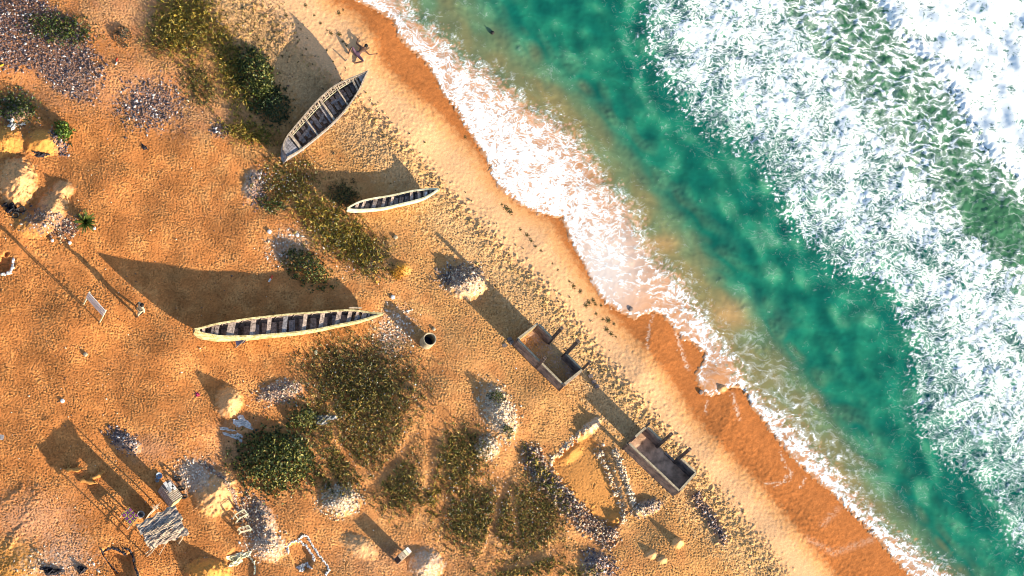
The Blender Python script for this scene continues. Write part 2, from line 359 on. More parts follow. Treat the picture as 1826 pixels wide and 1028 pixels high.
# --- albedo
def col(*c): return np.array(c, np.float32)[None, None]
def lerp(A, B, t): return A+(B-A)*t[..., None]
t_or = sst(-1.2, 1.6, n_big+.35*n_mid)
A = lerp(col(.51,.235,.088)+0*U[..., None], col(.61,.305,.118), t_or)
west = sst(1000, 200, U+V*.1+n_big*60); A = lerp(A, A*col(.96,.82,.68), west)
t_lg = N(1.6, 8, 61); A *= (1+.10*np.clip(t_lg, -2, 2))[..., None]
A = lerp(A, A*col(1.12,1.16,1.22), np.clip(paths, 0, 1)*.7)
A = lerp(A, col(.55,.30,.115), sst(-300, -60, s0+n_big*40)*.75*foot)
A = lerp(A, col(.64,.42,.22), band*.7); A = lerp(A, col(.40,.24,.06), np.clip(ledge*(.3+.35*n_sm), 0, .6))
A = lerp(A, col(.72,.42,.22), (1-foot))                                   # smooth pale strip
A = lerp(A, col(.62,.28,.09), (1-foot)*sst(-34, -4, s2)*.65)              # damp margin
wet = sst(-9, 12, s2)
A = lerp(A, col(.44,.155,.045)*(1+(.05*n_mid+.055*N(.5, 4, 51, math.radians(35), .35)+.10*sst(60, 0, s2)*-1)[..., None]), wet)
A = lerp(A, col(.66,.42,.22), pale*.75); A = lerp(A, col(.62,.30,.07), gold*.6)
A = lerp(A, col(.58,.50,.42), np.clip(shell*(.65+.25*n_sm), 0, 1)); A = lerp(A, col(.15,.105,.105), np.clip(litter*(.9+.25*n_sm), 0, 1)); A = lerp(A, col(.60,.27,.075), pit*.75)
for (cu, cv, ru, rv, t) in ((60,930,90,60,.35),(345,845,45,34,.4),(270,800,50,30,.25),(420,800,80,60,.2),(120,985,50,40,.45),(700,1000,120,40,.2),(230,20,120,60,.25),(380,210,120,40,.2),(200,150,200,60,.22)):
    A = lerp(A, col(.52,.36,.27), E(cu, cv, ru, rv, soft=.9)*t)
A = lerp(A, col(.17,.115,.065), soil*.5)                                   # ground darkened inside the grass patches
A *= (1+.07*n_f+.05*n_sm)[..., None]*(1-.06*prints*band)[..., None]
A = np.clip(A, .02, .8)
gloss = .92-.62*wet*sst(-40, 5, s1+n_mid*6)
WET_RIMS = [([(1168,560),(1160,590),(1158,620)],2.5),([(1210,590),(1225,640),(1232,655)],4),([(1395,800),(1405,830),(1415,840),(1400,858),(1366,862)],2.0),([(1418,835),(1412,855),(1385,866)],1.6),
            ([(1265,712),(1262,735)],3),([(1310,700),(1322,745)],4),([(1440,850),(1432,868)],3),([(1560,960),(1490,985),(1440,960)],9),([(1500,905),(1470,935)],8)]
for line, wd in WET_RIMS:
    e = np.exp(-((pdist(line, U+n_sm*1.2+n_edge*2, V)+n_f*.5)/(wd*.62))**2)*sst(-1.6, .6, n_sm+n_edge)
    A = lerp(A, col(.72,.62,.52), e*(.7 if wd < 4.5 else .22)*wet)

def ground_faces(mask, nx):
    i, j = np.nonzero(mask); a = i*nx+j
    return np.stack([a, a+1, a+nx+1, a+nx], 1)
keep = (s1[:-1, :-1] < 70)
F_ = ground_faces(keep, G.nx)
Vf = np.stack([G.X.ravel(), G.Y.ravel(), H.ravel()], 1)
used = np.unique(F_); remap = np.full(G.nx*G.ny, -1, np.int64); remap[used] = np.arange(len(used))
vf = Vf[used]; af = A.reshape(-1, 3)[used]; gf = gloss.ravel()[used]; F_ = remap[F_]
# coarse land and sea bed beyond the frame, out to the horizon
r = np.concatenate([-np.geomspace(1200, 34, 26), np.linspace(-32, 32, 33), np.geomspace(34, 1200, 26)])
RX, RY = np.meshgrid(r, r); ru_, rv_ = UV(RX, RY)
rs1 = sdist(C1, ru_, rv_)
RZ = np.where(rs1 > 0, -.33-.10*np.minimum(rs1, 2000)/35, -.33*sst(-150, 0, rs1)) - .06
inn = (RX[:-1, :-1] >= GX0-2.1) & (RX[1:, 1:] <= GX1+2.1) & (RY[:-1, :-1] >= GY0-2.1) & (RY[1:, 1:] <= GY1+2.1) & (rs1[:-1, :-1] < 20)
inn2 = (RX[:-1, :-1] >= GX0) & (RX[1:, 1:] <= GX1) & (RY[:-1, :-1] >= GY0) & (RY[1:, 1:] <= GY1) & (rs1[:-1, :-1] < -20) & (rs1[1:, 1:] < -20)
F2 = ground_faces(~inn2, len(r)) + len(vf)
RZ = np.where((RX > GX0) & (RX < GX1) & (RY > GY0) & (RY < GY1), RZ-.5, RZ)
rs2 = sdist(C2, ru_, rv_)
ar = np.where((rs2 > 0)[..., None], col(.40,.135,.038), col(.48,.215,.11)).reshape(-1, 3)
np_mesh('sand_ground', np.concatenate([vf, np.stack([RX.ravel(), RY.ravel(), RZ.ravel()], 1)]), np.concatenate([F_, F2]), m_sand,
        attrs={'albedo': np.concatenate([af, ar]), 'gloss': np.concatenate([gf, np.full(len(ar), .9)])}, smooth=True, kind='structure')
def gz(x, y): return float(G.at(H, x, y))
def PG(u, v, dz=0.0):
    p = P(u, v); z = gz(p.x, p.y); p = P(u, v, z); return Vector((p.x, p.y, gz(p.x, p.y)+dz))

# ------------------------------------------------------------------ sea
S = Grid(0.085)
ZS = -.31
SU, SV = UV(S.X, S.Y, ZS)
def NS(lo, hi, seed, ang=0.0, an=1.0): return fftn(S.nx, S.ny, S.step, lo, hi, seed, ang, an)
k_e = NS(.25, 1.2, 4); k_m = NS(.4, 2.5, 22); k_b = NS(1.3, 6, 23, math.radians(-52), .55); k_s = NS(.12, .5, 24); k_h = NS(2.5, 9, 25, math.radians(-52), .6); k_c = NS(2.6, 12, 27, math.radians(-50), .75)
def sea_fields(SU, SV, ke, km, kb, ks, kh, kc):
    a1 = sdist(C1, SU, SV)+ke*2.0+ks*1.2; a3 = sdist(C3, SU, SV)+ke*6+km*7+ks*2; a4 = sdist(C4, SU, SV)+ke*6+km*8+ks*3; a5 = sdist(C5, SU, SV)+ke*3+ks*2.5
    # foam cover 0..1
    along = SV
    d1 = sst(-1, 3, a1)*(1-sst(-14, 7, a3))
    dens1 = d1*(.86-.28*sst(-75, -14, a3)*sst(600, 480, SV)+.09*kb+.05*km)
    lace = np.exp(-(((SU-1075)/75)**2+((SV-480)/85)**2))                    # thin draining sheet
    low = sst(440, 560, SV); dens1 = dens1*(1-low)+d1*low*(.52+.38*np.exp(-((a3+13)/11)**2)+.06*km)
    dens1 = dens1*(1-.22*lace)
    bowl = np.exp(-(((SU-1285)/28)**2+((SV-672)/26)**2)); dens1 = dens1*(1-.62*bowl)
    bowl2 = np.exp(-(((SU-1140)/30)**2+((SV-545)/18)**2)); dens1 = dens1*(1-.5*bowl2)
    rim = np.exp(-((a1-5)/4)**2); dens1 = np.maximum(dens1, .88*rim*sst(-1, 2, a1)*(1-sst(0, 8, a3)))
    outer = np.exp(-((a3-4)/(20+6*km))**2)*sst(-.6, 1.3, km+.6*kb)*.62
    outer2 = np.exp(-((a3-26)/34)**2)*sst(560, 700, SV)*sst(960, 820, SV)*(.30+.22*km)
    d2 = sst(-2, 5, a4)
    dens2 = d2*(.61+.15*sst(20, 130, a4)+.03*km+.05*kb+.075*kc)
    lacezone = sst(-190+25*kc, -60, a5)*sst(0, -12, a5)
    dens2 = dens2*(1-.36*lacezone*sst(-.9, .9, kb+.3))
    pu_, pv_ = (SU-1772+8*km)*.80+(SV-392)*.60, -(SU-1772)*.60+(SV-392+8*km)*.80
    pool = np.exp(-((pu_/88)**2+(pv_/40)**2)**1.4); dens2 = dens2*(1-.95*pool)
    edge = np.exp(-((a4-6)/6)**2); dens2 = np.maximum(dens2, .74*edge*sst(-1.2, .3, ke))
    lowr = sst(560, 900, SV)*d2*(1-sst(20, 240, a4)); dens2 = dens2*(1-.24*lowr)
    dens3 = sst(-3, 4, a5)*(1.0+.13*kb+.08*km)
    wisp = .15*sst(.9, 2.4, kc+.6*km)*sst(20, 60, a3)*(1-d2)+.10*np.exp(-((a4+22)/26)**2)
    dens = np.maximum.reduce([dens1, outer, outer2, dens2, dens3, wisp])
    dens = np.clip(dens, 0, 1.3)
    SL = [(900,60),(960,110),(1040,180),(1100,260),(1150,330),(1210,400),(1260,470),(1300,530),(1353,591),(1392,634),(1431,685),(1474,744),(1530,820),(1590,900),(1660,980),(1720,1040)]
    asl = sdist(SL, SU, SV)+kh*9
    seam = np.exp(-((asl-2+km*2)/(5+4*sst(-1, 1, kb)))**2)*sst(520, 600, SV)*sst(800, 700, SV)
    web = sst(-3, 6, a3)*sst(-2, -14, asl)*sst(560, 610, SV)*sst(860, 740, SV)
    dens = np.maximum(dens, web*(.30+.07*kb)); dens = np.maximum(dens, seam*.17)
    # water colour
    teal = np.array((.003,.105,.080)); grn = np.array((.014,.190,.118)); pal = np.array((.085,.30,.18)); tan = np.array((.24,.20,.085)); brn = np.array((.50,.25,.12)); olv = np.array((.055,.15,.07))
    t = sst(-1.7, 1.9, kc*.95+.12*kb)
    Cc = teal+(grn-teal)*t[..., None]
    Cc = Cc+(pal-Cc)*(sst(.5, 2.6, kc+.25*kb+.3*kh)*.55)[..., None]
    Cc = Cc+(olv-Cc)*(sst(40, -10, np.abs(a5+60)-70)*.75)[..., None]
    sed = .80*sst(26, -34, asl)*(1-.30*sst(-1, 1.4, kc))+.28*sst(90, 0, asl)*sst(-.6, 1.6, kh)+.10*seam
    sed = sed*(1-.35*sst(240, 60, SV))
    Cc = Cc+(tan-Cc)*np.clip(sed, 0, .92)[..., None]
    plume = np.exp(-(((SU-1175)/38)**2+((SV-435)/15)**2))*.5; plume = np.maximum(plume, np.exp(-(((SU-1300)/34)**2+((SV-560)/26)**2))*.6)
    Cc = Cc+(np.array((.52,.30,.13))-Cc)*plume[..., None]
    Cc = Cc+(brn-Cc)*(1-sst(-22, 6, a3))[..., None]
    vis = 1-sst(-22, 0, a3)
    Z = ZS+.03*sst(0, 40, a1)+.004*km*sst(0, 60, a1)+.0008*ks*sst(5, 30, a1)
    b3_ = sdist(C3, SU, SV)+kh*3
    Z = Z+.03*sst(8, 60, a1)*(1-sst(-25, 10, b3_))+.05*np.exp(-((b3_+12)/16)**2)
    Z = Z+(.02+.010*km*sst(0,-60,a5)+.0045*ks*sst(0,-30,a5))*sst(0, 50, a4)+.03*kh*sst(30, 120, a3)
    b5_ = sdist(C5, SU, SV)+ke*2
    Z = Z+.28*sst(-4, 18, b5_)+.0035*km*sst(0, 30, b5_)+.03*kh*sst(0,60,b5_)
    Z = np.where(a1 < 0, ZS+.4*a1/35, Z)
    cell = np.clip(.9*web+.5*d1*sst(430, 520, SV)+1.1*sst(-190, -60, a5)*sst(5, -5, a5)+.25*sst(.2, 1.4, kh)*d2+.25*(1-d2), 0, 1)
    film = np.clip(lace*.55+.25*bowl*0, 0, 1)*d1
    return dens, np.clip(Cc, 0, 1), Z, a1, film, cell
dens, Cc, Z, a1, film, cell = sea_fields(SU, SV, k_e, k_m, k_b, k_s, k_h, k_c)
Fs = ground_faces(a1[:-1, :-1] > -14, S.nx)
Vs = np.stack([S.X.ravel(), S.Y.ravel(), Z.ravel()], 1)
used = np.unique(Fs); remap = np.full(S.nx*S.ny, -1, np.int64); remap[used] = np.arange(len(used)); Fs = remap[Fs]
scel = cell.ravel()[used]; sv, sdn, scl, sfl = Vs[used], dens.ravel()[used], Cc.reshape(-1, 3)[used], film.ravel()[used]
ru2, rv2 = UV(RX, RY, ZS); z0 = np.zeros_like(RX)
rd, rc, rz, ra1, rf, rcell = sea_fields(ru2, rv2, z0, z0, z0+.2, z0, z0, z0)
infr = (RX > GX0) & (RX < GX1) & (RY > GY0) & (RY < GY1)
rz = np.where(infr, -2.4, np.where(ra1 < 0, -1.2, rz-.05))
drop = infr[:-1, :-1] & infr[1:, 1:] & infr[:-1, 1:] & infr[1:, :-1]
Fr = ground_faces((ra1[:-1, :-1] > -80) & ~drop, len(r)) + len(sv)
# -- sea material: turbid water with foam lace
m_sea = bpy.data.materials.new('sea_water'); m_sea.use_nodes = True; nt = m_sea.node_tree; L = nt.links
def nd(t, **k):
    n = nt.nodes.new(t)
    for a_, b_ in k.items(): setattr(n, a_, b_)
    return n
def mth(op, a, b=None, c=None, clamp=False):
    n = nd('ShaderNodeMath', operation=op); n.use_clamp = clamp
    for i, x in enumerate((a, b, c)):
        if x is None: continue
        if isinstance(x, (int, float)): n.inputs[i].default_value = x
        else: L.new(x, n.inputs[i])
    return n.outputs[0]
geo = nd('ShaderNodeNewGeometry')
wn1 = nd('ShaderNodeTexNoise'); wn1.inputs['Scale'].default_value = .9; wn1.inputs['Detail'].default_value = 4; L.new(geo.outputs['Position'], wn1.inputs['Vector'])
sub = nd('ShaderNodeVectorMath', operation='SUBTRACT'); L.new(wn1.outputs['Color'], sub.inputs[0]); sub.inputs[1].default_value = (.5,.5,.5)
scv = nd('ShaderNodeVectorMath', operation='MULTIPLY_ADD'); L.new(sub.outputs[0], scv.inputs[0]); scv.inputs[1].default_value = (1.6,1.6,0); L.new(geo.outputs['Position'], scv.inputs[2])
wn2 = nd('ShaderNodeTexNoise'); wn2.inputs['Scale'].default_value = 5; wn2.inputs['Detail'].default_value = 3; L.new(geo.outputs['Position'], wn2.inputs['Vector'])
sub2 = nd('ShaderNodeVectorMath', operation='SUBTRACT'); L.new(wn2.outputs['Color'], sub2.inputs[0]); sub2.inputs[1].default_value = (.5,.5,.5)
scv2 = nd('ShaderNodeVectorMath', operation='MULTIPLY_ADD'); L.new(sub2.outputs[0], scv2.inputs[0]); scv2.inputs[1].default_value = (.28,.28,0); L.new(scv.outputs[0], scv2.inputs[2])
mp = nd('ShaderNodeMapping'); mp.inputs['Rotation'].default_value = (0, 0, math.radians(35)); mp.inputs['Scale'].default_value = (.62, 1.5, 0); L.new(scv2.outputs[0], mp.inputs[0])
es = []
for sc_ in (1.5, 3.6, 8.5):
    v_ = nd('ShaderNodeTexVoronoi', feature='DISTANCE_TO_EDGE'); v_.voronoi_dimensions = '2D'; v_.inputs['Scale'].default_value = sc_; L.new(mp.outputs[0], v_.inputs['Vector']); es.append(v_.outputs['Distance'])
fin = nd('ShaderNodeTexNoise'); fin.inputs['Scale'].default_value = 9; fin.inputs['Detail'].default_value = 5; fin.inputs['Roughness'].default_value = .7; L.new(mp.outputs[0], fin.inputs['Vector'])
pat = nd('ShaderNodeTexNoise'); pat.inputs['Scale'].default_value = .55; pat.inputs['Detail'].default_value = 3; L.new(mp.outputs[0], pat.inputs['Vector'])
at_cell = nd('ShaderNodeAttribute'); at_cell.attribute_name = 'cell'
e = mth('MULTIPLY', es[0], mth('MULTIPLY_ADD', at_cell.outputs['Fac'], .62, .10)); e = mth('MULTIPLY_ADD', es[1], mth('MULTIPLY_ADD', at_cell.outputs['Fac'], -.18, .48), e); e = mth('MULTIPLY_ADD', es[2], mth('MULTIPLY_ADD', at_cell.outputs['Fac'], -.34, .48), e)
e = mth('ADD', e, mth('MULTIPLY', mth('SUBTRACT', fin.outputs[0], .5), .26))
at_d = nd('ShaderNodeAttribute'); at_d.attribute_name = 'foam'
dd = mth('ADD', at_d.outputs['Fac'], mth('MULTIPLY', mth('MULTIPLY', mth('SUBTRACT', pat.outputs[0], .5), .55), mth('MULTIPLY', at_d.outputs['Fac'], mth('SUBTRACT', 1.08, at_d.outputs['Fac']))))
T = mth('MULTIPLY_ADD', dd, .47, -.13)
foam = mth('MULTIPLY_ADD', mth('SUBTRACT', T, e), 11.0, .35, clamp=True)
thin = mth('MULTIPLY', mth('MULTIPLY_ADD', mth('SUBTRACT', T, e), 3.0, .66, clamp=True), .40)   # milky bubbles below the surface round the lace
at_f = nd('ShaderNodeAttribute'); at_f.attribute_name = 'film'
foam2 = mth('MAXIMUM', mth('MAXIMUM', foam, mth('MULTIPLY', thin, mth('GREATER_THAN', at_d.outputs['Fac'], .02))), at_f.outputs['Fac'])
at_c = nd('ShaderNodeAttribute'); at_c.attribute_name = 'water'
stn = nd('ShaderNodeTexNoise'); stn.inputs['Scale'].default_value = 1.2; stn.inputs['Detail'].default_value = 7; stn.inputs['Roughness'].default_value = .58
mp2 = nd('ShaderNodeMapping'); mp2.inputs['Rotation'].default_value = (0, 0, math.radians(12)); mp2.inputs['Scale'].default_value = (.35, 1.5, 1); L.new(scv.outputs[0], mp2.inputs[0]); L.new(mp2.outputs[0], stn.inputs['Vector'])
mrg = nd('ShaderNodeMapRange'); L.new(stn.outputs[0], mrg.inputs[0]); mrg.inputs[1].default_value = .3; mrg.inputs[2].default_value = .72; mrg.inputs[3].default_value = .84; mrg.inputs[4].default_value = 1.18
wc = nd('ShaderNodeMix', data_type='RGBA', blend_type='MULTIPLY'); wc.inputs[0].default_value = 1; L.new(at_c.outputs['Color'], wc.inputs[6])
cmb = nd('ShaderNodeCombineColor'); [L.new(mrg.outputs[0], cmb.inputs[i]) for i in range(3)]; L.new(cmb.outputs[0], wc.inputs[7])
fc = nd('ShaderNodeMix', data_type='RGBA'); L.new(fin.outputs[0], fc.inputs[0]); fc.inputs[6].default_value = (.66,.76,.85,1); fc.inputs[7].default_value = (.86,.92,.95,1)
mx = nd('ShaderNodeMix', data_type='RGBA'); L.new(foam2, mx.inputs[0]); L.new(wc.outputs[2], mx.inputs[6]); L.new(fc.outputs[2], mx.inputs[7])
b = nt.nodes['Principled BSDF']; L.new(mx.outputs[2], b.inputs['Base Color'])
L.new(mth('MULTIPLY_ADD', foam2, .65, .18), b.inputs['Roughness']); b.inputs['IOR'].default_value = 1.33
bp = nd('ShaderNodeBump'); bp.inputs['Strength'].default_value = .22; bp.inputs['Distance'].default_value = .02
hh = mth('ADD', mth('MULTIPLY', foam, .5), mth('MULTIPLY', fin.outputs[0], mth('MULTIPLY_ADD', foam, .5, .06))); L.new(hh, bp.inputs['Height']); L.new(bp.outputs[0], b.inputs['Normal'])
np_mesh('sea_water', np.concatenate([sv, np.stack([RX.ravel(), RY.ravel(), rz.ravel()], 1)]), np.concatenate([Fs, Fr]), m_sea,
        attrs={'foam': np.concatenate([sdn, rd.ravel()]), 'water': np.concatenate([scl, rc.reshape(-1, 3)]), 'film': np.concatenate([sfl, 0*rd.ravel()]), 'cell': np.concatenate([scel, rcell.ravel()])}, smooth=True, kind='structure')

# ------------------------------------------------------------------ scatter helpers
def scatter(mask, n, bbox):
    us, vs = np.zeros(0), np.zeros(0)
    for _ in range(40):
        u = rng.uniform(bbox[0], bbox[2], n*3); v = rng.uniform(bbox[1], bbox[3], n*3)
        x, y = PN(u, v); k = rng.random(len(u)) < G.at(mask, x, y)
        us = np.concatenate([us, u[k]]); vs = np.concatenate([vs, v[k]])
        if len(us) >= n: break
    us, vs = us[:n], vs[:n]; x, y = PN(us, vs)
    return x, y, G.at(H, x, y)
def bbox_of(mask):
    i, j = np.nonzero(mask > .15); return U[i, j].min()-2, V[i, j].min()-2, U[i, j].max()+2, V[i, j].max()+2
OCT = np.array([(1,0,0),(-1,0,0),(0,1,0),(0,-1,0),(0,0,1),(0,0,-.6)], float)
OCF = np.array([(0,2,4),(2,1,4),(1,3,4),(3,0,4),(2,0,5),(1,2,5),(3,1,5),(0,3,5)])
def rocks(name, x, y, z, smin, smax, cols, label, cat, group=None, kind='stuff', power=2.0):
    n = len(x); s = smin+(smax-smin)*rng.random(n)**power
    B = OCT[None]*(1+.35*rng.standard_normal((n, 6, 1)))*s[:, None, None]*np.stack([rng.uniform(.7, 1.5, n), rng.uniform(.6, 1, n), rng.uniform(.5, .9, n)], 1)[:, None]
    a = rng.uniform(0, 2*PI, n); c, s_ = np.cos(a)[:, None], np.sin(a)[:, None]
    V_ = np.stack([B[..., 0]*c-B[..., 1]*s_+x[:, None], B[..., 0]*s_+B[..., 1]*c+y[:, None], B[..., 2]+z[:, None]+.2*s[:, None]], -1)
    F_ = (np.arange(n)[:, None, None]*6+OCF[None]).reshape(-1, 3)
    ci = rng.integers(0, len(cols), n); T = np.array(cols)[ci]*rng.uniform(.75, 1.2, (n, 1)); T = np.repeat(T, 6, 0)
    o = np_mesh(name, V_.reshape(-1, 3), F_, m_rock, attrs={'tint': np.clip(T, 0, .9)}, kind=kind)
    o['label'] = label; o['category'] = cat
    if group: o['group'] = group
    return o
STYLES = {'a': [(.13,.105,.125),(.08,.07,.09),(.20,.15,.15),(.60,.56,.56),(.28,.19,.15),(.10,.08,.10),(.07,.06,.08)],
          'b': [(.62,.54,.48),(.40,.32,.26),(.72,.66,.6)],
          'c': [(.20,.16,.16),(.50,.43,.36),(.60,.52,.43),(.34,.25,.20),(.12,.10,.11),(.42,.28,.16)],
          'd': [(.66,.57,.44),(.54,.45,.34),(.36,.30,.25),(.70,.63,.52),(.48,.34,.2)],
          'e': [(.75,.75,.75),(.35,.32,.34),(.65,.62,.6)]}
for (k, g, n, lab, st), m in zip(D_AREAS, D_MASKS):
    x, y, z = scatter(m, int(n*(.5 if st == 'e' else 1.35)), bbox_of(m))
    rocks('shell_litter', x, y, z+(.08 if st == 'e' else -.012), .014, .078 if st != 'e' else .045, STYLES[st], lab, 'litter')
# loose pebbles and scraps over all the dry sand
x, y, z = scatter(foot*(1-pit)*.35, 2600, (0, 0, 1430, 1028))
rocks('scattered_pebbles', x, y, z, .012, .05, [(.7,.62,.5),(.12,.08,.07),(.35,.2,.12),(.15,.1,.08)], 'loose pebbles and scraps strewn over the dry orange sand', 'pebbles', power=3)
x, y, z = scatter(np.clip(ledge*1.0+band*.10, 0, 1), 900, (480, 0, 1440, 1028))
rocks('driftline_debris', x, y, z, .018, .065, [(.09,.07,.03),(.2,.15,.04),(.5,.42,.2),(.07,.06,.04),(.35,.26,.10)], 'dark and olive flotsam flecks along the trodden top of the beach', 'flotsam', power=2)

# leaves: (n) diamond leaves with random lean
def leaves(x, y, z, length, width, cols, up=.5, curl=.3, lean=None):
    n = len(x); a = rng.uniform(0, 2*PI, n); el = np.arcsin(np.clip(rng.normal(up, .35, n), -.3, .98))
    d = np.stack([np.cos(a)*np.cos(el), np.sin(a)*np.cos(el), np.sin(el)], 1)
    s = np.cross(d, rng.standard_normal((n, 3))); s /= np.linalg.norm(s, axis=1, keepdims=True)
    nn = np.cross(d, s)
    l = (length*rng.uniform(.6, 1.3, n))[:, None]; w_ = (width*rng.uniform(.7, 1.3, n))[:, None]
    b = np.stack([x, y, z], 1)
    V_ = np.stack([b, b+d*l*.45+s*w_*.5+nn*w_*curl, b+d*l, b+d*l*.45-s*w_*.5+nn*w_*curl], 1).reshape(-1, 3)
    F_ = np.arange(n*4).reshape(-1, 4)
    T = np.array(cols)[rng.integers(0, len(cols), n)]*rng.uniform(.7, 1.3, (n, 1))
    return V_, F_, np.repeat(T, 4, 0)
for (g, st, n, hgt, lab), m in zip(G_AREAS, G_MASKS):
    x, y, z = scatter(m, int(n*1.12), bbox_of(m))
    lump = (.15+.95*sst(-.7, 1.0, G.at(n_lump, x, y)))
    z = z+rng.random(len(x))**1.3*hgt*.72*lump
    V1, F1, T1 = leaves(x, y, z-.03, .22 if st == 'y' else .16, .05, GRASS[st], up=.5)
    o = np_mesh('dry_grass', V1, F1, m_leaf, attrs={'tint': T1}, kind='stuff'); o['label'] = lab; o['category'] = 'grass'
# ground under the grass patches is already darkened in its albedo

def empty(name, loc, label, cat, group=None, rz=0):
    o = bpy.data.objects.new(name, None); C.objects.link(o); o.location = loc; o.rotation_euler.z = rz
    o['label'] = label; o['category'] = cat
    if group: o['group'] = group
    o.empty_display_size = .2
    return o
# mesh builder
class MB:
    def __init__(s): s.v = []; s.f = []
    def box(s, c, ax, ay, az):
        c, ax, ay, az = Vector(c), Vector(ax), Vector(ay), Vector(az); n = len(s.v)
        for i in (-1, 1):
            for j in (-1, 1):
                for k in (-1, 1): s.v.append(c+ax*i+ay*j+az*k)
        s.f += [(n, n+1, n+3, n+2), (n+4, n+6, n+7, n+5), (n, n+4, n+5, n+1), (n+2, n+3, n+7, n+6), (n, n+2, n+6, n+4), (n+1, n+5, n+7, n+3)]; return s
    def beam(s, p, q, w, h, up=(0, 0, 1)):
        p, q = Vector(p), Vector(q); d = q-p; L_ = d.length; d.normalize(); up = Vector(up)
        if abs(d.dot(up)) > .98: up = Vector((1, 0, 0))
        y = up.cross(d).normalized(); z = d.cross(y)
        return s.box((p+q)/2, d*L_/2, y*w/2, z*h/2)
    def tube(s, pts, r, n=6, cap=True):
        pts = [Vector(p) for p in pts]; rs = r if isinstance(r, (list, tuple)) else [r]*len(pts); b0 = len(s.v)
        for i, p in enumerate(pts):
            d = (pts[min(i+1, len(pts)-1)]-pts[max(i-1, 0)]).normalized()
            a = d.cross(Vector((0, 0, 1))) if abs(d.z) < .95 else d.cross(Vector((1, 0, 0)))
            a.normalize(); b = d.cross(a)
            for k in range(n):
                t = 2*PI*k/n; s.v.append(p+(a*math.cos(t)+b*math.sin(t))*rs[i])
        for i in range(len(pts)-1):
            for k in range(n):
                a_ = b0+i*n+k; b_ = b0+i*n+(k+1) % n; s.f.append((a_, b_, b_+n, a_+n))
        if cap: s.f.append(tuple(b0+k for k in range(n))[::-1]); s.f.append(tuple(b0+(len(pts)-1)*n+k for k in range(n)))
        return s
    def lathe(s, prof, c, n=20, M_=None):
        b0 = len(s.v); c = Vector(c)
        for (r_, z_) in prof:
            for k in range(n):
                t = 2*PI*k/n; p = Vector((r_*math.cos(t), r_*math.sin(t), z_))
                if M_: p = M_ @ p
                s.v.append(c+p)
        for i in range(len(prof)-1):
            for k in range(n):
                a_ = b0+i*n+k; b_ = b0+i*n+(k+1) % n; s.f.append((a_, b_, b_+n, a_+n))
        return s
    def sheet(s, fn, nu, nv):
        b0 = len(s.v)
        for i in range(nu+1):
            for j in range(nv+1): s.v.append(Vector(fn(i/nu, j/nv)))
        for i in range(nu):
            for j in range(nv):
                a_ = b0+i*(nv+1)+j; s.f.append((a_, a_+1, a_+nv+2, a_+nv+1))
        return s
    def build(s, name, m, parent=None, smooth=False, label=None):
        me = bpy.data.meshes.new(name)
        off = parent.matrix_world.translation if False else (Vector(parent.location) if parent is not None else Vector((0, 0, 0)))
        if parent is not None and parent.parent is not None: off = Vector(parent['_o'])
        vs = s.v
        if parent is not None:
            vs = [v-off for v in vs]
        elif vs:
            c = sum(vs, Vector())/len(vs); c.z = min(v.z for v in vs); off = c; vs = [v-c for v in vs]
        me.from_pydata([tuple(v) for v in vs], [], s.f); me.materials.append(m); me.validate(); me.update()
        if smooth: me.polygons.foreach_set('use_smooth', [True]*len(me.polygons))
        o = bpy.data.objects.new(name, me); C.objects.link(o)
        if parent is not None: o.parent = parent
        else: o.location = off
        o['_o'] = tuple(off)
        if label: o['label'] = label
        return o
def tag(o, label, cat, group=None, kind=None):
    o['label'] = label; o['category'] = cat
    if group: o['group'] = group
    if kind: o['kind'] = kind
    return o

# ------------------------------------------------------------------ shrubs
def shrub(name, cu, cv, ru, rv, rot, hgt, n, L_, W_, cols, label, group=None, up=.35, stems=6):
    c = PG(cu, cv); root = empty(name, c, label, 'shrub', group)
    m = E(cu, cv, ru, rv, rot, soft=.35, jit=.22); nl = n_lump2; m = m*(.12+.88*sst(-.5, .7, nl))
    x, y, z = scatter(m, n, bbox_of(m)); uu, vv = UV(x, y)
    cc, ss = math.cos(math.radians(rot)), math.sin(math.radians(rot))
    rr = np.sqrt((((uu-cu)*cc+(vv-cv)*ss)/ru)**2+((-(uu-cu)*ss+(vv-cv)*cc)/rv)**2)
    dome = np.clip(1.08-rr**2.4, .12, 1)
    lump = .66+.38*np.clip(G.at(n_lump2, x, y), -1.2, 1.2)
    cold = lump < .52; z = z+hgt*dome*lump*(.45+.55*rng.random(n)**.35)
    V1, F1, T1 = leaves(x, y, z, L_, W_, cols, up=up, curl=.25)
    V1 = V1-np.array(c)[None]
    o = np_mesh('crown', V1, F1, m_leaf, parent=root, attrs={'tint': T1}, kind='stuff')
    mb = MB()
    for i in range(stems):
        a = 2*PI*i/stems+random.random(); rr_ = min(ru, rv)/35*.6
        mb.tube([c, c+Vector((math.cos(a)*rr_*.4, math.sin(a)*rr_*.4, hgt*.35)), c+Vector((math.cos(a)*rr_, math.sin(a)*rr_, hgt*.6))], [.03, .02, .01], 5)
    mb.build('stem', m_wood_dark, root)
    return root
LEAFY = [(.03,.055,.012),(.05,.08,.015),(.02,.035,.01),(.16,.16,.03),(.27,.25,.07),(.015,.03,.01),(.09,.11,.02)]
shrub('leafy_shrub', 455, 140, 30, 52, -18, .85, 2600, .15, .085, LEAFY, 'dark leafy shrub growing left of the big grey boat')
shrub('leafy_shrub', 484, 190, 30, 36, -30, .45, 1500, .13, .07, [(.03,.05,.018),(.04,.07,.02),(.07,.08,.03)], 'lower shrub with leaves coloured dark for the shade of the big grey boat')  # leaf colours darkened to paint in the boat's shadow
shrub('leafy_shrub', 490, 822, 66, 54, 0, .80, 5200, .15, .085, LEAFY+[(.24,.22,.06)], 'large dark leafy shrub at the lower left of the big scrub')
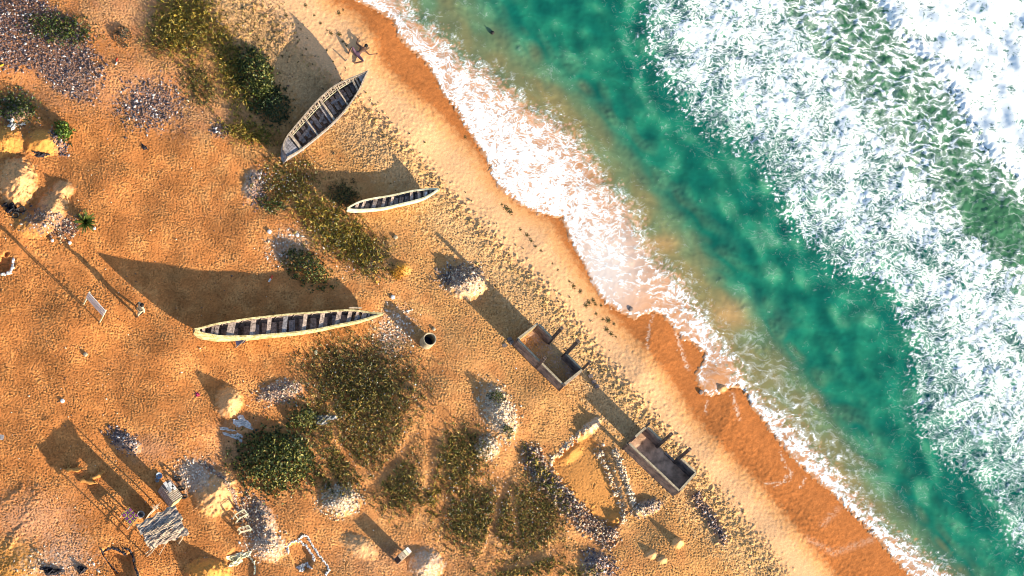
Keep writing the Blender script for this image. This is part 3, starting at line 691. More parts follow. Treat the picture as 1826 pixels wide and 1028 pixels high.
shrub('leafy_shrub', 548, 480, 46, 26, 38, .50, 2000, .11, .06, LEAFY, 'low leafy shrub above the shadow of the long yellow boat')
shrub('leafy_shrub', 540, 748, 26, 20, 0, .55, 800, .12, .07, LEAFY+[(.3,.28,.08)], 'small leafy shrub at the left edge of the big scrub')
shrub('leafy_shrub', 111, 236, 14, 20, -30, .5, 420, .15, .09, [(.07,.14,.012),(.12,.2,.02),(.04,.08,.012),(.2,.26,.05)], 'bright green bush beside the golden sand heap')
shrub('leafy_shrub', 218, 66, 14, 17, 0, .35, 420, .10, .05, [(.05,.045,.03),(.04,.055,.02),(.09,.07,.05)], 'small dark round bush alone on the bare track near the top edge')
shrub('leafy_shrub', 882, 712, 14, 11, 30, .30, 200, .13, .05, LEAFY, 'upper of two small plants on the white shell heap')
shrub('leafy_shrub', 902, 772, 11, 8, 30, .28, 150, .13, .05, LEAFY, 'lower of two small plants on the white shell heap')
# low palm of blades
c = PG(151, 399); root = empty('fan_palm', c, 'low spiky green palm tuft casting a round shadow on the sand', 'palm')
for i in range(64):
    a = i*2.39996; e_ = .15+1.25*((i % 16)/16)**.8; r_ = .55*(.8+.3*random.random())
    d = Vector((math.cos(a)*math.cos(e_), math.sin(a)*math.cos(e_), math.sin(e_))); s_ = Vector((-math.sin(a), math.cos(a), 0))
    mb = MB(); b0 = c+Vector((0, 0, .12)); n_ = 5
    pts = [b0+d*r_*1.25*t+Vector((0, 0, -.22*t*t*math.cos(e_))) for t in (0, .25, .5, .75, 1)]
    for k, p in enumerate(pts):
        w_ = .045*(1-abs(k/4-.35)*1.1)+.004; mb.v += [p-s_*w_, p+s_*w_+Vector((0, 0, .012))]
    for k in range(4): mb.f.append((2*k, 2*k+1, 2*k+3, 2*k+2))
    mb.build('frond', m_leafpalm if 'm_leafpalm' in globals() else globals().setdefault('m_leafpalm', mat('palm_green', (.13,.17,.03), rough=.5, var=.4, scale=5)), root)
MB().tube([c-Vector((0,0,.05)), c+Vector((0,0,.16))], [.09,.06], 8).build('trunk', m_wood_dark, root)

# ------------------------------------------------------------------ boats
def interp(pts, t):
    x = t*(len(pts)-1); i = min(int(x), len(pts)-2); f = x-i
    return pts[i].lerp(pts[i+1], f)
def smooth_line(pts, n):
    """Catmull-Rom resampling of vectors"""
    out = []
    for k in range(n):
        x = k/(n-1)*(len(pts)-1); i = min(int(x), len(pts)-2); f = x-i
        p0, p1, p2, p3 = pts[max(i-1, 0)], pts[i], pts[i+1], pts[min(i+2, len(pts)-1)]
        out.append(.5*((2*p1)+(-p0+p2)*f+(2*p0-5*p1+4*p2-p3)*f*f+(-p0+3*p1-3*p2+p3)*f**3))
    return out
PROF = [(1, 1), (1.0, .8), (.97, .55), (.88, .28), (.60, .08), (0, 0)]
def boat(label, left, right, zs, rock, m_out, m_in, m_rail, cat='boat', transom=False, bw=1.0, endlift=.75):
    """left/right: gunwale plan points at the heights zs; rock: keel height mid-ship"""
    n = 33
    Ls = smooth_line([P(u, v, z) for (u, v), z in zip(left, zs)], n); Rs = smooth_line([P(u, v, z) for (u, v), z in zip(right, zs)], n)
    mid = (Ls[n//2]+Rs[n//2])/2; g0 = gz(mid.x, mid.y)
    root = empty('wooden_boat', (mid.x, mid.y, g0), label, cat, 'wooden boats drawn up on the sand')
    out, inn_ = MB(), MB(); sec_o, sec_i = [], []
    for i in range(n):
        t = i/(n-1); l, r_ = Ls[i], Rs[i]; c = (l+r_)/2; zt = c.z
        e_ = abs(2*t-1); lift = (e_**4.5)*endlift
        if transom and t < .5: lift *= .12
        zb = g0+rock+(zt-g0-.12)*lift
        so_, si_ = [], []
        for sgn, gp in ((1, l), (-1, r_)):
            hx = Vector((gp.x-c.x, gp.y-c.y, 0))
            row = [Vector((c.x, c.y, 0))+hx*(fx if fx in (0, 1) else fx*bw)+Vector((0, 0, zb+(gp.z-zb)*fz)) for fx, fz in PROF]
            wl = max(hx.length, .02); k_ = max(0, 1-.045/wl)
            rowi = [Vector((c.x, c.y, 0))+hx*(fx if fx in (0, 1) else fx*bw)*k_+Vector((0, 0, zb+.05+(gp.z-.0-zb-.05)*fz)) for fx, fz in PROF]
            so_.append(row); si_.append(rowi)
        sec_o.append(so_[0]+so_[1][-2::-1]); sec_i.append(si_[0]+si_[1][-2::-1])
    for mb, sec in ((out, sec_o), (inn_, sec_i)):
        m_ = len(sec[0])
        for row in sec: mb.v += row
        for i in range(n-1):
            for k in range(m_-1):
                a = i*m_+k; mb.f.append((a, a+1, a+m_+1, a+m_))
    if transom: out.f.append(tuple(range(11)))
    out.build('hull', m_out, root, smooth=True); inn_.build('hull_lining', m_in, root, smooth=True)
    for Q, other in ((Ls, Rs), (Rs, Ls)):
        mb = MB(); pts = []
        for i in range(n):
            c = (Q[i]+other[i])/2; d = (Q[i]-c); d.z = 0; k_ = .025/max(d.length, .03)
            pts.append(Q[i]-d*k_+Vector((0, 0, .005)))
        for i in range(n-1): mb.beam(pts[i], pts[i+1]+(pts[i+1]-pts[i])*.04, .075, .05)
        mb.build('gunwale', m_rail, root)
    def station(t):
        i = t*(n-1); k = min(int(i), n-2); f = i-k
        return Ls[k].lerp(Ls[k+1], f), Rs[k].lerp(Rs[k+1], f), [a.lerp(b_, f) for a, b_ in zip(sec_i[k], sec_i[k+1])]
    return root, station, g0
def thwart(root, station, t, wid, m_, drop=.09, name='thwart', skew=0.0):
    l, _, _ = station(min(1, max(0, t+skew))); _, r_, _ = station(min(1, max(0, t-skew)))
    d = (r_-l); L_ = d.length; dn = d.normalized(); ax = Vector((-dn.y, dn.x, 0)).normalized(); tl = random.uniform(-.02, .02)
    p, q = l+dn*.05, r_-dn*.05
    MB().box((p+q)/2-Vector((0, 0, drop)), (q-p)/2, ax*wid/2+Vector((0, 0, tl)), Vector((0, 0, .018))).build(name, m_, root)
def ribs(root, station, ts, m_, w_=.05):
    for t in ts:
        _, _, sec = station(t); mb = MB(); pts = [p for p in sec]
        c = (pts[0]+pts[-1])/2; c.z = pts[0].z
        q = [p+(Vector((c.x, c.y, p.z))-p)*.06+Vector((0, 0, .012)) for p in pts]
        for a, b_ in zip(q[:-1], q[1:]):
            if (a-b_).length > .01: mb.beam(a, b_, w_, .035)
        mb.build('rib', m_, root)

# long yellow boat
yl = [(346,587),(360,584),(380,578.5),(401,574.5),(446,567.5),(483,563.5),(520,559.5),(565,556.5),(610,553),(636,553.5),(655,556),(668,558),(682,558.5)]
yr = [(348,590),(360,595),(378,598.5),(398,601),(446,600.5),(483,597.5),(520,594.5),(565,588.5),(608,579.5),(632,575),(652,570),(668,565),(684,560)]
yz = [2.0,1.85,1.65,1.5,1.28,1.16,1.08,1.02,.96,.94,.94,.97,1.02]
b3, st3, g3 = boat('long narrow boat with worn yellow paint and many cross planks', yl, yr, yz, .04, m_yellow, m_wood_dark, m_yellow, bw=1.06)
for t, w_, m_ in ((.17,.12,m_wood),(.205,.2,m_wood),(.275,.36,m_wood),(.345,.26,m_wood),(.41,.2,m_wood),(.475,.22,m_wood_grey),(.545,.2,m_wood),(.60,.22,m_wood),(.655,.24,m_wood),(.71,.2,m_wood),(.76,.14,m_wood),(.815,.24,m_wood),(.86,.12,m_wood_grey)):
    tt = t
    thwart(b3, st3, tt, w_, m_, skew=.004)
thwart(b3, st3, .10, .16, m_wood); thwart(b3, st3, .05, .14, m_yellow, drop=.02, name='bow_cap')
ribs(b3, st3, [.14,.24,.31,.38,.44,.51,.57,.63,.69,.74,.79,.84], m_wood_dark)
for k in range(22):
    t = .12+.74*k/21; l, r_, sec = st3(t); a = l.lerp(r_, .2); b_ = l.lerp(r_, .8); a.z = b_.z = g3+.50+(.25 if k < 2 else 0)  # boards added and set high to lighten the boat's interior
    MB().beam(a, b_, .30, .02).build('bottom_board', (m_wood_dark, m_wood, m_wood_dark, m_wood_grey)[k % 4], b3)
l, r_, _ = st3(.93); l2, r2, _ = st3(.885)
MB().sheet(lambda a, b_: (l2.lerp(r2, b_)).lerp(st3(.985)[0].lerp(st3(.985)[1], b_), a)-Vector((0, 0, .04)), 3, 3).build('stern_deck', m_wood_dark, b3)
p = PG(425, 601)
bd = MB(); a_, b_, c_, d_ = P(418,603,.95), P(441,603,.95), P(436,611,.35), P(422,617,.30)
bd.v += [a_, b_, c_, d_]+[q+Vector((.02,.03,0)) for q in (a_, b_, c_, d_)]; bd.f += [(0,1,2,3),(7,6,5,4),(0,4,5,1),(1,5,6,2),(2,6,7,3),(3,7,4,0)]
bd.build('side_flap', m_blueboard, b3, label='dark blue flap hanging over the side')
MB().beam(P(441,602,.98), PG(420,620), .06, .05).build('prop', m_wood_pale, b3)
MB().beam(P(622,551,.97)+Vector((0,.05,.02)), P(645,551,.93)+Vector((0,.05,0)), .06, .05).build('loose_board', m_wood_pale, b3)
# gear heaped in the stern of the long boat
nb = empty('gear_bundle', P(638, 565, .62), 'ochre and pale blue bundle heaped in the stern of the long boat', 'bundle')
for k, (du, dv, s_, m_) in enumerate(((-4,1,.13,m_ochre),(2,-2,.12,m_ochre),(1,4,.1,m_blue),(0,0,.1,m_white),(5,0,.11,m_ochre),(-2,-4,.09,m_white))):
    q = P(638+du, 565+dv, .62)
    mb = MB(); mb.lathe([(.01,.0),(s_*.9,.02),(s_,.08),(s_*.6,.14),(.01,.16)], q, 9); mb.build('sack', m_, nb, smooth=True)

# small pale boat
pl = [(619,371.5),(632,364),(648,357.5),(670,352.8),(693,349.2),(714,344.8),(735,340),(755,337.6),(772,336.5),(783,336.8)]
pr = [(619.5,374),(628,375),(640,375.3),(664,374.2),(688,371.4),(711,366),(734,360.6),(756,354),(771,346),(783,338)]
pz = [1.0,.85,.76,.7,.68,.7,.76,.86,1.0,1.15]
b2, st2, g2 = boat('small boat with pale cream hull lying near the shore', pl, pr, pz, .02, m_cream, m_wood_grey, m_cream, bw=1.08)
for t, w_ in ((.17,.14),(.245,.12),(.34,.2),(.415,.15),(.49,.14),(.665,.16),(.735,.15),(.805,.24),(.87,.14),(.93,.12)):
    thwart(b2, st2, t, w_, m_wood, drop=.07)
ribs(b2, st2, [.21,.3,.38,.46,.54,.6,.7,.77,.84], m_wood_dark, .04)
for k in range(16):
    t = .14+.74*k/15; l, r_, sec = st2(t); a = l.lerp(r_, .2); b_ = l.lerp(r_, .8); a.z = b_.z = g2+.34  # boards added here to brighten the inside of the hull
    MB().beam(a, b_, .2, .02).build('bottom_board', (m_wood_grey, m_wood)[k % 2], b2)
for dd_ in (-.015, .0, .015):
    l, r_, _ = st2(.805+dd_*.6); q = l.lerp(r_, .35+random.random()*.3)
    MB().box(q-Vector((0,0,.045)), Vector((.02,0,0)), Vector((0,.07,0)), Vector((0,0,.006))).build('rope_mark', m_whitepaint, b2)

# big grey boat with decks
gl = [(505,266),(506,255),(511,244),(522,230),(534,215.5),(546,201.5),(559,186.5),(571,174),(585,161.5),(598,152),(613,144.5),(628,138),(642,132.5),(656,126.5)]
gr = [(512,282.5),(521,277.5),(533,270.5),(545,262),(560,250),(574,238.5),(588,226.5),(600,215),(612,202.5),(623,189),(632,176),(640.5,162.5),(648.5,145),(656.5,127.5)]
gzs = [1.12,1.08,1.02,.98,.95,.94,.94,.95,.98,1.03,1.1,1.2,1.32,1.5]
b1, st1, g1 = boat('big grey boat with planked decks and open ribs pointing at the sea', gl, gr, gzs, .03, m_wood_grey, m_wood_dark, m_wood_pale, transom=True, bw=1.04)
for t, w_, dr in ((.19,.16,.02),(.355,.09,.05),(.53,.12,.05),(.69,.08,.05),(.84,.09,.05)): thwart(b1, st1, t, w_, m_wood_pale, drop=dr)
thwart(b1, st1, .50, .09, m_wood_grey, drop=.14); thwart(b1, st1, .875, .10, m_wood_pale, drop=.08)
ribs(b1, st1, [.23,.27,.31,.35,.39,.43,.47,.51,.55,.59,.63,.67,.71,.75,.79,.83], m_wood_pale, .055)
for k in range(6):   # stern deck planks run fore and aft
    f0, f1 = k/6+.012, (k+1)/6-.012
    def dk(a, b_, f0=f0, f1=f1):
        t = .012+(.165-.012)*a; l, r_, _ = st1(t); q = l.lerp(r_, .06+.88*(f0+(f1-f0)*b_)); return q-Vector((0, 0, .03))
    mb = MB().sheet(dk, 3, 1); top = len(mb.v); mb.v += [v-Vector((0, 0, .03)) for v in mb.v[:top]]; mb.f += [tuple(i+top for i in f)[::-1] for f in mb.f]
    mb.build('deck_plank', m_wood_grey, b1)
for k in range(3):
    f0, f1 = k/3+.01, (k+1)/3-.01
    def dk(a, b_, f0=f0, f1=f1):
        t = .90+(.995-.90)*a; l, r_, _ = st1(t); q = l.lerp(r_, .04+.92*(f0+(f1-f0)*b_)); return q-Vector((0, 0, .03))
    mb = MB().sheet(dk, 3, 1); top = len(mb.v); mb.v += [v-Vector((0, 0, .03)) for v in mb.v[:top]]; mb.f += [tuple(i+top for i in f)[::-1] for f in mb.f]
    mb.build('bow_deck_plank', m_wood_grey, b1)
for f_, m_, w_ in ((.13, m_wood_pale, .05), (.20, m_cream, .035)):   # inner shelf rails along the shore-facing side
    mb = MB(); last = None
    for i in range(22):
        t = .03+.90*i/21; l, r_, sec = st1(t); q = l.lerp(r_, f_)-Vector((0, 0, .03+f_*.5)); 
        if last is not None: mb.beam(last, q+(q-last)*.03, w_, .03)
        last = q
    mb.build('shelf_rail', m_, b1)
for i in range(26):
    t = .05+.87*i/25; l, r_, sec = st1(t); MB().beam(l-Vector((0, 0, .02)), l.lerp(r_, .19)-Vector((0, 0, .09)), .05, .03).build('rib_head', m_wood_pale, b1)
for k, (t0, f0, f1) in enumerate(((.24,.55,.5),(.30,.62,.35),(.44,.6,.42),(.6,.4,.5),(.66,.35,.5))):
    l, r_, sec = st1(t0); l2, r2, sec2 = st1(t0+.10); z_ = g1+.62
    a = l.lerp(r_, f0); b_ = l2.lerp(r2, f1); a.z = z_; b_.z = z_+.02
    MB().beam(a, b_, .14, .03).build('floor_board', m_wood_grey if k % 2 else m_wood, b1)
mb = MB(); q0 = [st1(t)[0].lerp(st1(t)[1], .5) for t in (.2, .35, .5, .65, .8, .9)]
for k in range(13):
    t = .215+.63*k/12; l, r_, sec = st1(t); a = l.lerp(r_, .22); b_ = l.lerp(r_, .78); a.z = b_.z = g1+.56
    MB().beam(a, b_, .21, .02).build('bottom_board', m_wood if k % 3 else m_wood_grey, b1)

# ------------------------------------------------------------------ roofless huts
def hut(label, W, S_, E_, Nn, walls, pillars, extra=None):
    w_, s_, e_, n_ = [P(*q, 0) for q in (W, S_, E_, Nn)]
    c = (w_+s_+e_+n_)/4; g0 = gz(c.x, c.y)
    root = empty('roofless_hut', (c.x, c.y, g0), label, 'hut', 'roofless huts on the beach top')
    cn = {'w': w_, 's': s_, 'e': e_, 'n': n_}
    fl = MB(); z_ = g0+.06
    fl.sheet(lambda a, b_: (w_.lerp(s_, a)).lerp(n_.lerp(e_, a), b_)+Vector((0, 0, z_+.015*math.sin(a*19+b_*13))), 10, 6); fl.build('floor', m_conc_floor, root)
    for a, b_, f0, f1, h, m_ in walls:
        p0, p1 = cn[a].lerp(cn[b_], f0), cn[a].lerp(cn[b_], f1); d = (p1-p0).normalized(); nrm = Vector((-d.y, d.x, 0)); L_ = (p1-p0).length
        nb_ = max(2, int(L_/.42)); rows = 4; mb = MB()
        z0_ = g0-.1
        # courses of blocks, joined ends staggered, top course broken here and there
        for r_ in range(rows):
            hh_ = (h+.1)/rows
            x_ = -(.21 if r_ % 2 else 0)
            while x_ < L_-.01:
                a0, a1_ = max(0, x_), min(L_, x_+.42); x_ += .42
                if a1_-a0 < .03: continue
                drop = random.uniform(0, .02) if r_ == rows-1 else 0
                cc_ = p0+d*(a0+a1_)/2+nrm*random.uniform(-.004, .004)+Vector((0, 0, z0_+hh_*(r_+.5)-drop/2))
                o = MB().box(cc_, d*((a1_-a0)/2-.006), nrm*.062, Vector((0, 0, hh_/2-.005-drop/2))).build('block', m_, root)
        mb.box((p0+p1)/2+Vector((0, 0, z0_+(h+.1)/2)), d*(L_/2-.004), nrm*.045, Vector((0, 0, (h+.1)/2-.02))).build('wall_core', m_, root)
        MB().box((p0+p1)/2+Vector((0, 0, g0+h+.012)), d*(L_/2-.01), nrm*.05, Vector((0, 0, .014))).build('coping', m_ring, root)
    for (u, v, h, th) in pillars:
        q = P(u, v, g0); ln = Vector((random.uniform(-.03, .03), random.uniform(-.03, .03), h))
        MB().beam(q-Vector((0, 0, .1)), q+ln, th, th, up=(.7, -.7, 0)).build('pillar', m_pill, root)
        pil = bpy.data.objects[-1] if False else root.children[-1]
        if h > 1.6: MB().tube([q+ln-Vector((0,0,.02)), q+ln+Vector((.02, .02, .16))], .010, 4).build('rebar', m_dark, pil)
    return root, g0
h1, hg1 = hut('upper roofless hut with open doorway and tall bare pillars', (915,614), (996,695), (1031,667), (951,586),
    [('w','n',.0,1,1.0,m_ochre),('w','s',.02,1,1.0,m_conc),('s','e',.04,1,1.0,m_conc),('n','e',.02,.33,1.0,m_conc),('n','e',.64,.99,.85,m_conc)],  # ochre on the first wall paints in its sunlit face
    [(978,612,2.7,.17),(1004,637,2.95,.18),(1030,668,2.3,.13),(956,656,1.8,.16),(996,696,1.05,.14),(915,615,1.0,.14)])
h2, hg2 = hut('lower roofless hut with gap in its corner and tall bare pillars', (1111,799), (1201,884.5), (1231,852), (1143.5,770),
    [('w','n',.36,1,1.0,m_conc),('w','s',.02,1,1.0,m_conc),('s','e',.04,1,1.0,m_conc),('n','e',.02,.33,1.0,m_conc),('n','e',.66,.99,1.0,m_conc)],
    [(1143,770,1.5,.11),(1171.5,797,2.55,.17),(1202,825,2.8,.17),(1111,800,.95,.12)])
MB().beam(P(1186,808,hg2+.12), P(1201,822,hg2+.12), .1, .12).build('door_kerb', m_conc, h2)

# fallen blocks beside the upper hut
for k, (u, v) in enumerate(((912,612),(908,606),(1052,672),(1058,682),(1064,690),(900,616))):
    q = PG(u, v, .05); o = MB().box(q, Vector((.1,.04,.02)), Vector((-.04,.08,0)), Vector((0,0,.06))).build('fallen_block', m_conc)
    tag(o, ['grey block at the left corner of the upper hut','grey block just above the left corner of the upper hut','upper of three blocks right of the upper hut','middle of three blocks right of the upper hut','lowest of three blocks right of the upper hut','loose block on the sand left of the upper hut'][k], 'block', 'fallen blocks round the upper hut')

# ------------------------------------------------------------------ water ring
q = PG(759.5, 612); root = empty('concrete_ring', q, 'pale concrete well ring standing upright on the bare sand', 'well ring')
R_ = .34; Mr = Matrix.Rotation(math.radians(3), 3, 'X')
MB().lathe([(R_*.93,-.1),(R_,0),(R_,.86),(R_-.012,.92),(R_-.045,.92),(R_-.055,.86),(R_-.05,.1)], q, 32, Mr).build('pipe_wall', m_ring, root, smooth=False)
MB().lathe([(.001,.12),(R_-.05,.12)], q, 24, Mr).build('dark_disc', m_blueboard, root)  # dark disc near the bottom of the ring
for k, (u, v) in enumerate(((752,617),(757,620),(773,588))):
    q = PG(u, v, .03); o = MB().lathe([(.01,-.03),(.09,-.01),(.10,.05),(.05,.10),(.01,.11)], q, 7).build('rock', m_ring)
    tag(o, ['pale stone touching the left foot of the well ring','brown stone in front of the well ring','small stone with dark side right above the well ring'][k], 'stone')

# ------------------------------------------------------------------ notice board
q = P((148.8+177.7)/2, 559, 0); root = empty('notice_board', (q.x, q.y, gz(q.x, q.y)), 'white notice board on two yellow legs', 'sign')
pa, pb = PG(148.8, 543.3), PG(177.7, 575); ta, tb = pa+Vector((0,0,2.15)), pb+Vector((0,0,2.15)); ax = (pb-pa).normalized(); nr = Vector((ax.y, -ax.x, 0))
if nr.dot(hd) > 0: nr = -nr
for p0, p1 in ((pa, ta), (pb, tb)): MB().beam(p0-Vector((0,0,.15)), p1, .055, .055, up=ax).build('leg', m_cream, root)
for z0_, z1_ in ((1.22, 1.66), (1.74, 2.16)):
    mid_ = (pa+pb)/2+nr*.045; Lb = (pb-pa).length/2+.03
    MB().box(mid_+Vector((0,0,(z0_+z1_)/2)), ax*Lb, nr*.012, Vector((0,0,(z1_-z0_)/2))).build('panel', m_whitepaint, root)
m_text = mat('faded_blue_print', (.12,.12,.28), rough=.7, var=.1)
m_textr = mat('red_brown_strip', (.22,.05,.03), rough=.7, var=.1)
MB().box((pa+pb)/2+nr*.02+Vector((0,0,1.70)), ax*Lb, nr*.012, Vector((0,0,.045))).build('strip', m_textr, root)
for z_, n_, w0, hh_ in ((1.52, 15, .07, .045), (1.36, 13, .05, .02), (1.97, 6, .06, .02)):
    for k in range(n_):
        if random.random() < .15: continue
        f = -.82+1.64*k/(n_-1)
        MB().box((pa+pb)/2+ax*Lb*f+nr*.060+Vector((0,0,z_)), ax*w0*.32, nr*.002, Vector((0,0,hh_*random.uniform(.7,1)))).build('lettering', m_text, root)

# ------------------------------------------------------------------ people and dogs
def skin_body(name, joints, bones, mats, matof, parent, sub=1):
    me = bpy.data.meshes.new(name); names = list(joints); idx = {k: i for i, k in enumerate(names)}
    me.from_pydata([tuple(Vector(joints[k][:3])) for k in names], [(idx[a], idx[b_]) for a, b_ in bones], [])
    o = bpy.data.objects.new(name, me); C.objects.link(o)
    md = o.modifiers.new('s', 'SKIN'); md.use_smooth_shade = True
    if not me.skin_vertices: me.skin_vertices.new()
    for k, i in idx.items():
        r_ = joints[k][3]; sv_ = me.skin_vertices[0].data[i]; sv_.radius = (r_, r_*(joints[k][4] if len(joints[k]) > 4 else 1)); sv_.use_root = (i == 0)
    s2_ = o.modifiers.new('d', 'SUBSURF'); s2_.levels = sub; s2_.render_levels = sub
    dg = bpy.context.evaluated_depsgraph_get(); ev = o.evaluated_get(dg); nm = bpy.data.meshes.new_from_object(ev)
    bpy.data.objects.remove(o)
    nm.materials.clear(); [nm.materials.append(m_) for m_ in mats]
    segs = [(Vector(joints[a][:3]), Vector(joints[b_][:3]), a, b_) for a, b_ in bones]
    for p in nm.polygons:
        c = p.center; best = None
        for a, b_, na, nb_ in segs:
            ab = b_-a; t = max(0, min(1, (c-a).dot(ab)/max(ab.length_squared, 1e-9))); d = (c-a-ab*t).length
            if best is None or d < best[0]: best = (d, na, nb_, t)
        p.material_index = matof(best[1], best[2], best[3], c); p.use_smooth = True
    o = bpy.data.objects.new(name, nm); C.objects.link(o)
    if parent: o.parent = parent
    return o
def head_bits(root, hc, face, hair_m, r_=.10):
    MB().lathe([(.001,.115),(.06,.105),(.098,.06),(.108,.0),(.098,-.04)], hc+Vector((0,0,.015))-face*.012, 12).build('hair', hair_m, root, smooth=True)
    side = Vector((-face.y, face.x, 0))
    MB().lathe([(.001,.02),(.012,.0),(.014,-.02),(.001,-.025)], hc+face*.10+Vector((0,0,-.02)), 6).build('nose', m_skin, root)
    for s_ in (-1, 1):
        MB().lathe([(.001,.01),(.01,0),(.001,-.01)], hc+face*.088+side*s_*.035+Vector((0,0,.01)), 6).build('eye', m_whitepaint, root)
        MB().lathe([(.001,.03),(.012,0),(.001,-.03)], hc+side*s_*.10, 6).build('ear', m_skin, root)
    MB().box(hc+face*.092+Vector((0,0,-.055)), side*.025, face*.004, Vector((0,0,.006))).build('mouth', m_cloth_d, root)
# standing person in loose pale clothes, walking
q = PG(245.5, 560); root = empty('person', q, 'person in loose cream clothes standing on open sand beside the notice board', 'person', rz=math.radians(215))
J = {'pelvis':(0,0,.93,.15,.85),'waist':(.01,0,1.08,.13,.8),'chest':(.03,0,1.30,.165,.75),'neck':(.05,0,1.47,.05),'head':(.07,0,1.60,.09),'crown':(.075,0,1.68,.075),
     'hl':(0,.10,.88,.10),'kl':(.12,.11,.50,.075),'al':(.05,.12,.09,.05),'tl':(.19,.13,.04,.035),'hr':(0,-.10,.88,.10),'kr':(.02,-.11,.50,.075),'ar':(-.20,-.11,.11,.05),'tr':(-.07,-.12,.04,.035),
     'sl':(.03,.19,1.38,.065),'el':(.0,.27,1.12,.05),'wl':(.14,.25,.92,.035),'fl':(.17,.24,.84,.03),'sr':(.03,-.19,1.38,.065),'er':(-.05,-.27,1.12,.05),'wr':(.08,-.27,.91,.035),'fr':(.11,-.26,.83,.03)}
Bn = [('pelvis','waist'),('waist','chest'),('chest','neck'),('neck','head'),('head','crown'),('pelvis','hl'),('hl','kl'),('kl','al'),('al','tl'),('pelvis','hr'),('hr','kr'),('kr','ar'),('ar','tr'),('chest','sl'),('sl','el'),('el','wl'),('wl','fl'),('chest','sr'),('sr','er'),('er','wr'),('wr','fr')]
def mo(a, b_, t, c):
    if b_ in ('head', 'crown', 'fl', 'fr', 'tl', 'tr'): return 0
    if (a, b_) in (('el','wl'),('er','wr')): return 0
    if b_ in ('kl','kr','al','ar','hl','hr'): return 2 if b_ in ('al','ar') and t > .8 else 1
    return 1
skin_body('body', J, Bn, [m_skin, m_cloth_c, m_skin], mo, root)
hr_ = head_bits
def child_part(mb, name, m_, root):
    me = bpy.data.meshes.new(name); me.from_pydata([tuple(v) for v in mb.v], [], mb.f); me.materials.append(m_); o = bpy.data.objects.new(name, me); C.objects.link(o); o.parent = root; return o
def head_local(root, hc):
    f = Vector((1, 0, 0)); s = Vector((0, 1, 0))
    child_part(MB().lathe([(.001,.115),(.06,.105),(.095,.06),(.104,.0),(.09,-.04)], hc+Vector((-.015,0,.012)), 12), 'hair', m_hair, root)
    child_part(MB().lathe([(.001,.02),(.014,.0),(.016,-.02),(.001,-.025)], hc+f*.092+Vector((0,0,-.02)), 6), 'nose', m_skin, root)
    for k in (-1, 1):
        child_part(MB().lathe([(.001,.01),(.011,0),(.001,-.01)], hc+f*.085+s*k*.035+Vector((0,0,.012)), 6), 'eye', m_whitepaint, root)
        child_part(MB().lathe([(.001,.03),(.014,0),(.001,-.03)], hc+s*k*.093, 6), 'ear', m_skin, root)
    child_part(MB().box(hc+f*.085+Vector((0,0,-.055)), s*.025, f*.004, Vector((0,0,.006))), 'mouth', m_cloth_d, root)
def hand_local(root, w_, d, sdir):
    """five bent fingers from the end of the wrist chain"""
    up = Vector((0, 0, 1)); d = Vector(d).normalized(); s = Vector(sdir).normalized()
    for k, l_ in enumerate((.075,.085,.08,.065)):
        b0 = Vector(w_)+s*(-.03+.02*k)+d*.03
        child_part(MB().tube([b0, b0+d*l_*.5, b0+d*l_*.85+s.cross(d)*.015], [.010,.009,.006], 5), 'finger', m_skin, root)
    b0 = Vector(w_)+s*-.03
    child_part(MB().tube([b0, b0-s*.025+d*.03, b0-s*.03+d*.055], [.011,.010,.007], 5), 'thumb', m_skin, root)
head_local(root, Vector(J['head'][:3])+Vector((.0,0,.03)))
hand_local(root, J['fl'][:3], (.25,0,-1), (1,0,.2)); hand_local(root, J['fr'][:3], (.25,0,-1), (1,0,.2))
for s_ in (1, -1):
    child_part(MB().lathe([(.16,-.02),(.165,.18)], Vector((.0,0,.84)), 12), 'shirt_hem', m_cloth_c, root) if s_ == 1 else None
# person sitting near the waterline, arms raised
q = PG(637, 98); root = empty('person', q, 'dark figure lying on the smooth beach near the waterline with both arms flung out', 'person', rz=math.radians(48))
J2 = {'pelvis':(0,0,.11,.13,.8),'waist':(.14,0,.10,.11,.8),'chest':(.36,0,.12,.14,.7),'neck':(.54,0,.12,.045),'head':(.66,0,.13,.09),'crown':(.73,0,.14,.075),
      'hl':(-.05,.11,.10,.09),'kl':(.02,.46,.24,.065),'al':(-.30,.36,.07,.045),'tl':(-.36,.32,.10,.03),'hr':(-.05,-.11,.10,.09),'kr':(-.10,-.50,.20,.065),'ar':(-.42,-.26,.07,.045),'tr':(-.50,-.22,.08,.03),
      'sl':(.42,.18,.11,.055),'el':(.40,.44,.07,.042),'wl':(.62,.54,.08,.03),'fl':(.69,.56,.08,.03),'sr':(.42,-.18,.11,.055),'er':(.44,-.44,.07,.042),'wr':(.66,-.60,.08,.03),'fr':(.72,-.64,.08,.03)}
skin_body('body', J2, Bn, [m_skin, m_cloth_d], lambda a, b_, t, c: 1 if b_ in ('hl','hr','kl','kr') or (b_ == 'waist' and t < .6) else 0, root)
n0_ = len(root.children); head_local(root, Vector((0, 0, 0)))
for c_ in list(root.children):
    if c_.name.split('.')[0] in ('hair', 'nose', 'eye', 'ear', 'mouth'): c_.matrix_local = Matrix.Translation(Vector((.68, 0, .14))) @ Matrix.Rotation(math.radians(-90), 4, 'Y') @ Matrix.Rotation(PI, 4, 'Z')
hand_local(root, J2['fl'][:3], (1,.3,0), (0,1,0)); hand_local(root, J2['fr'][:3], (1,-.4,0), (0,1,0))
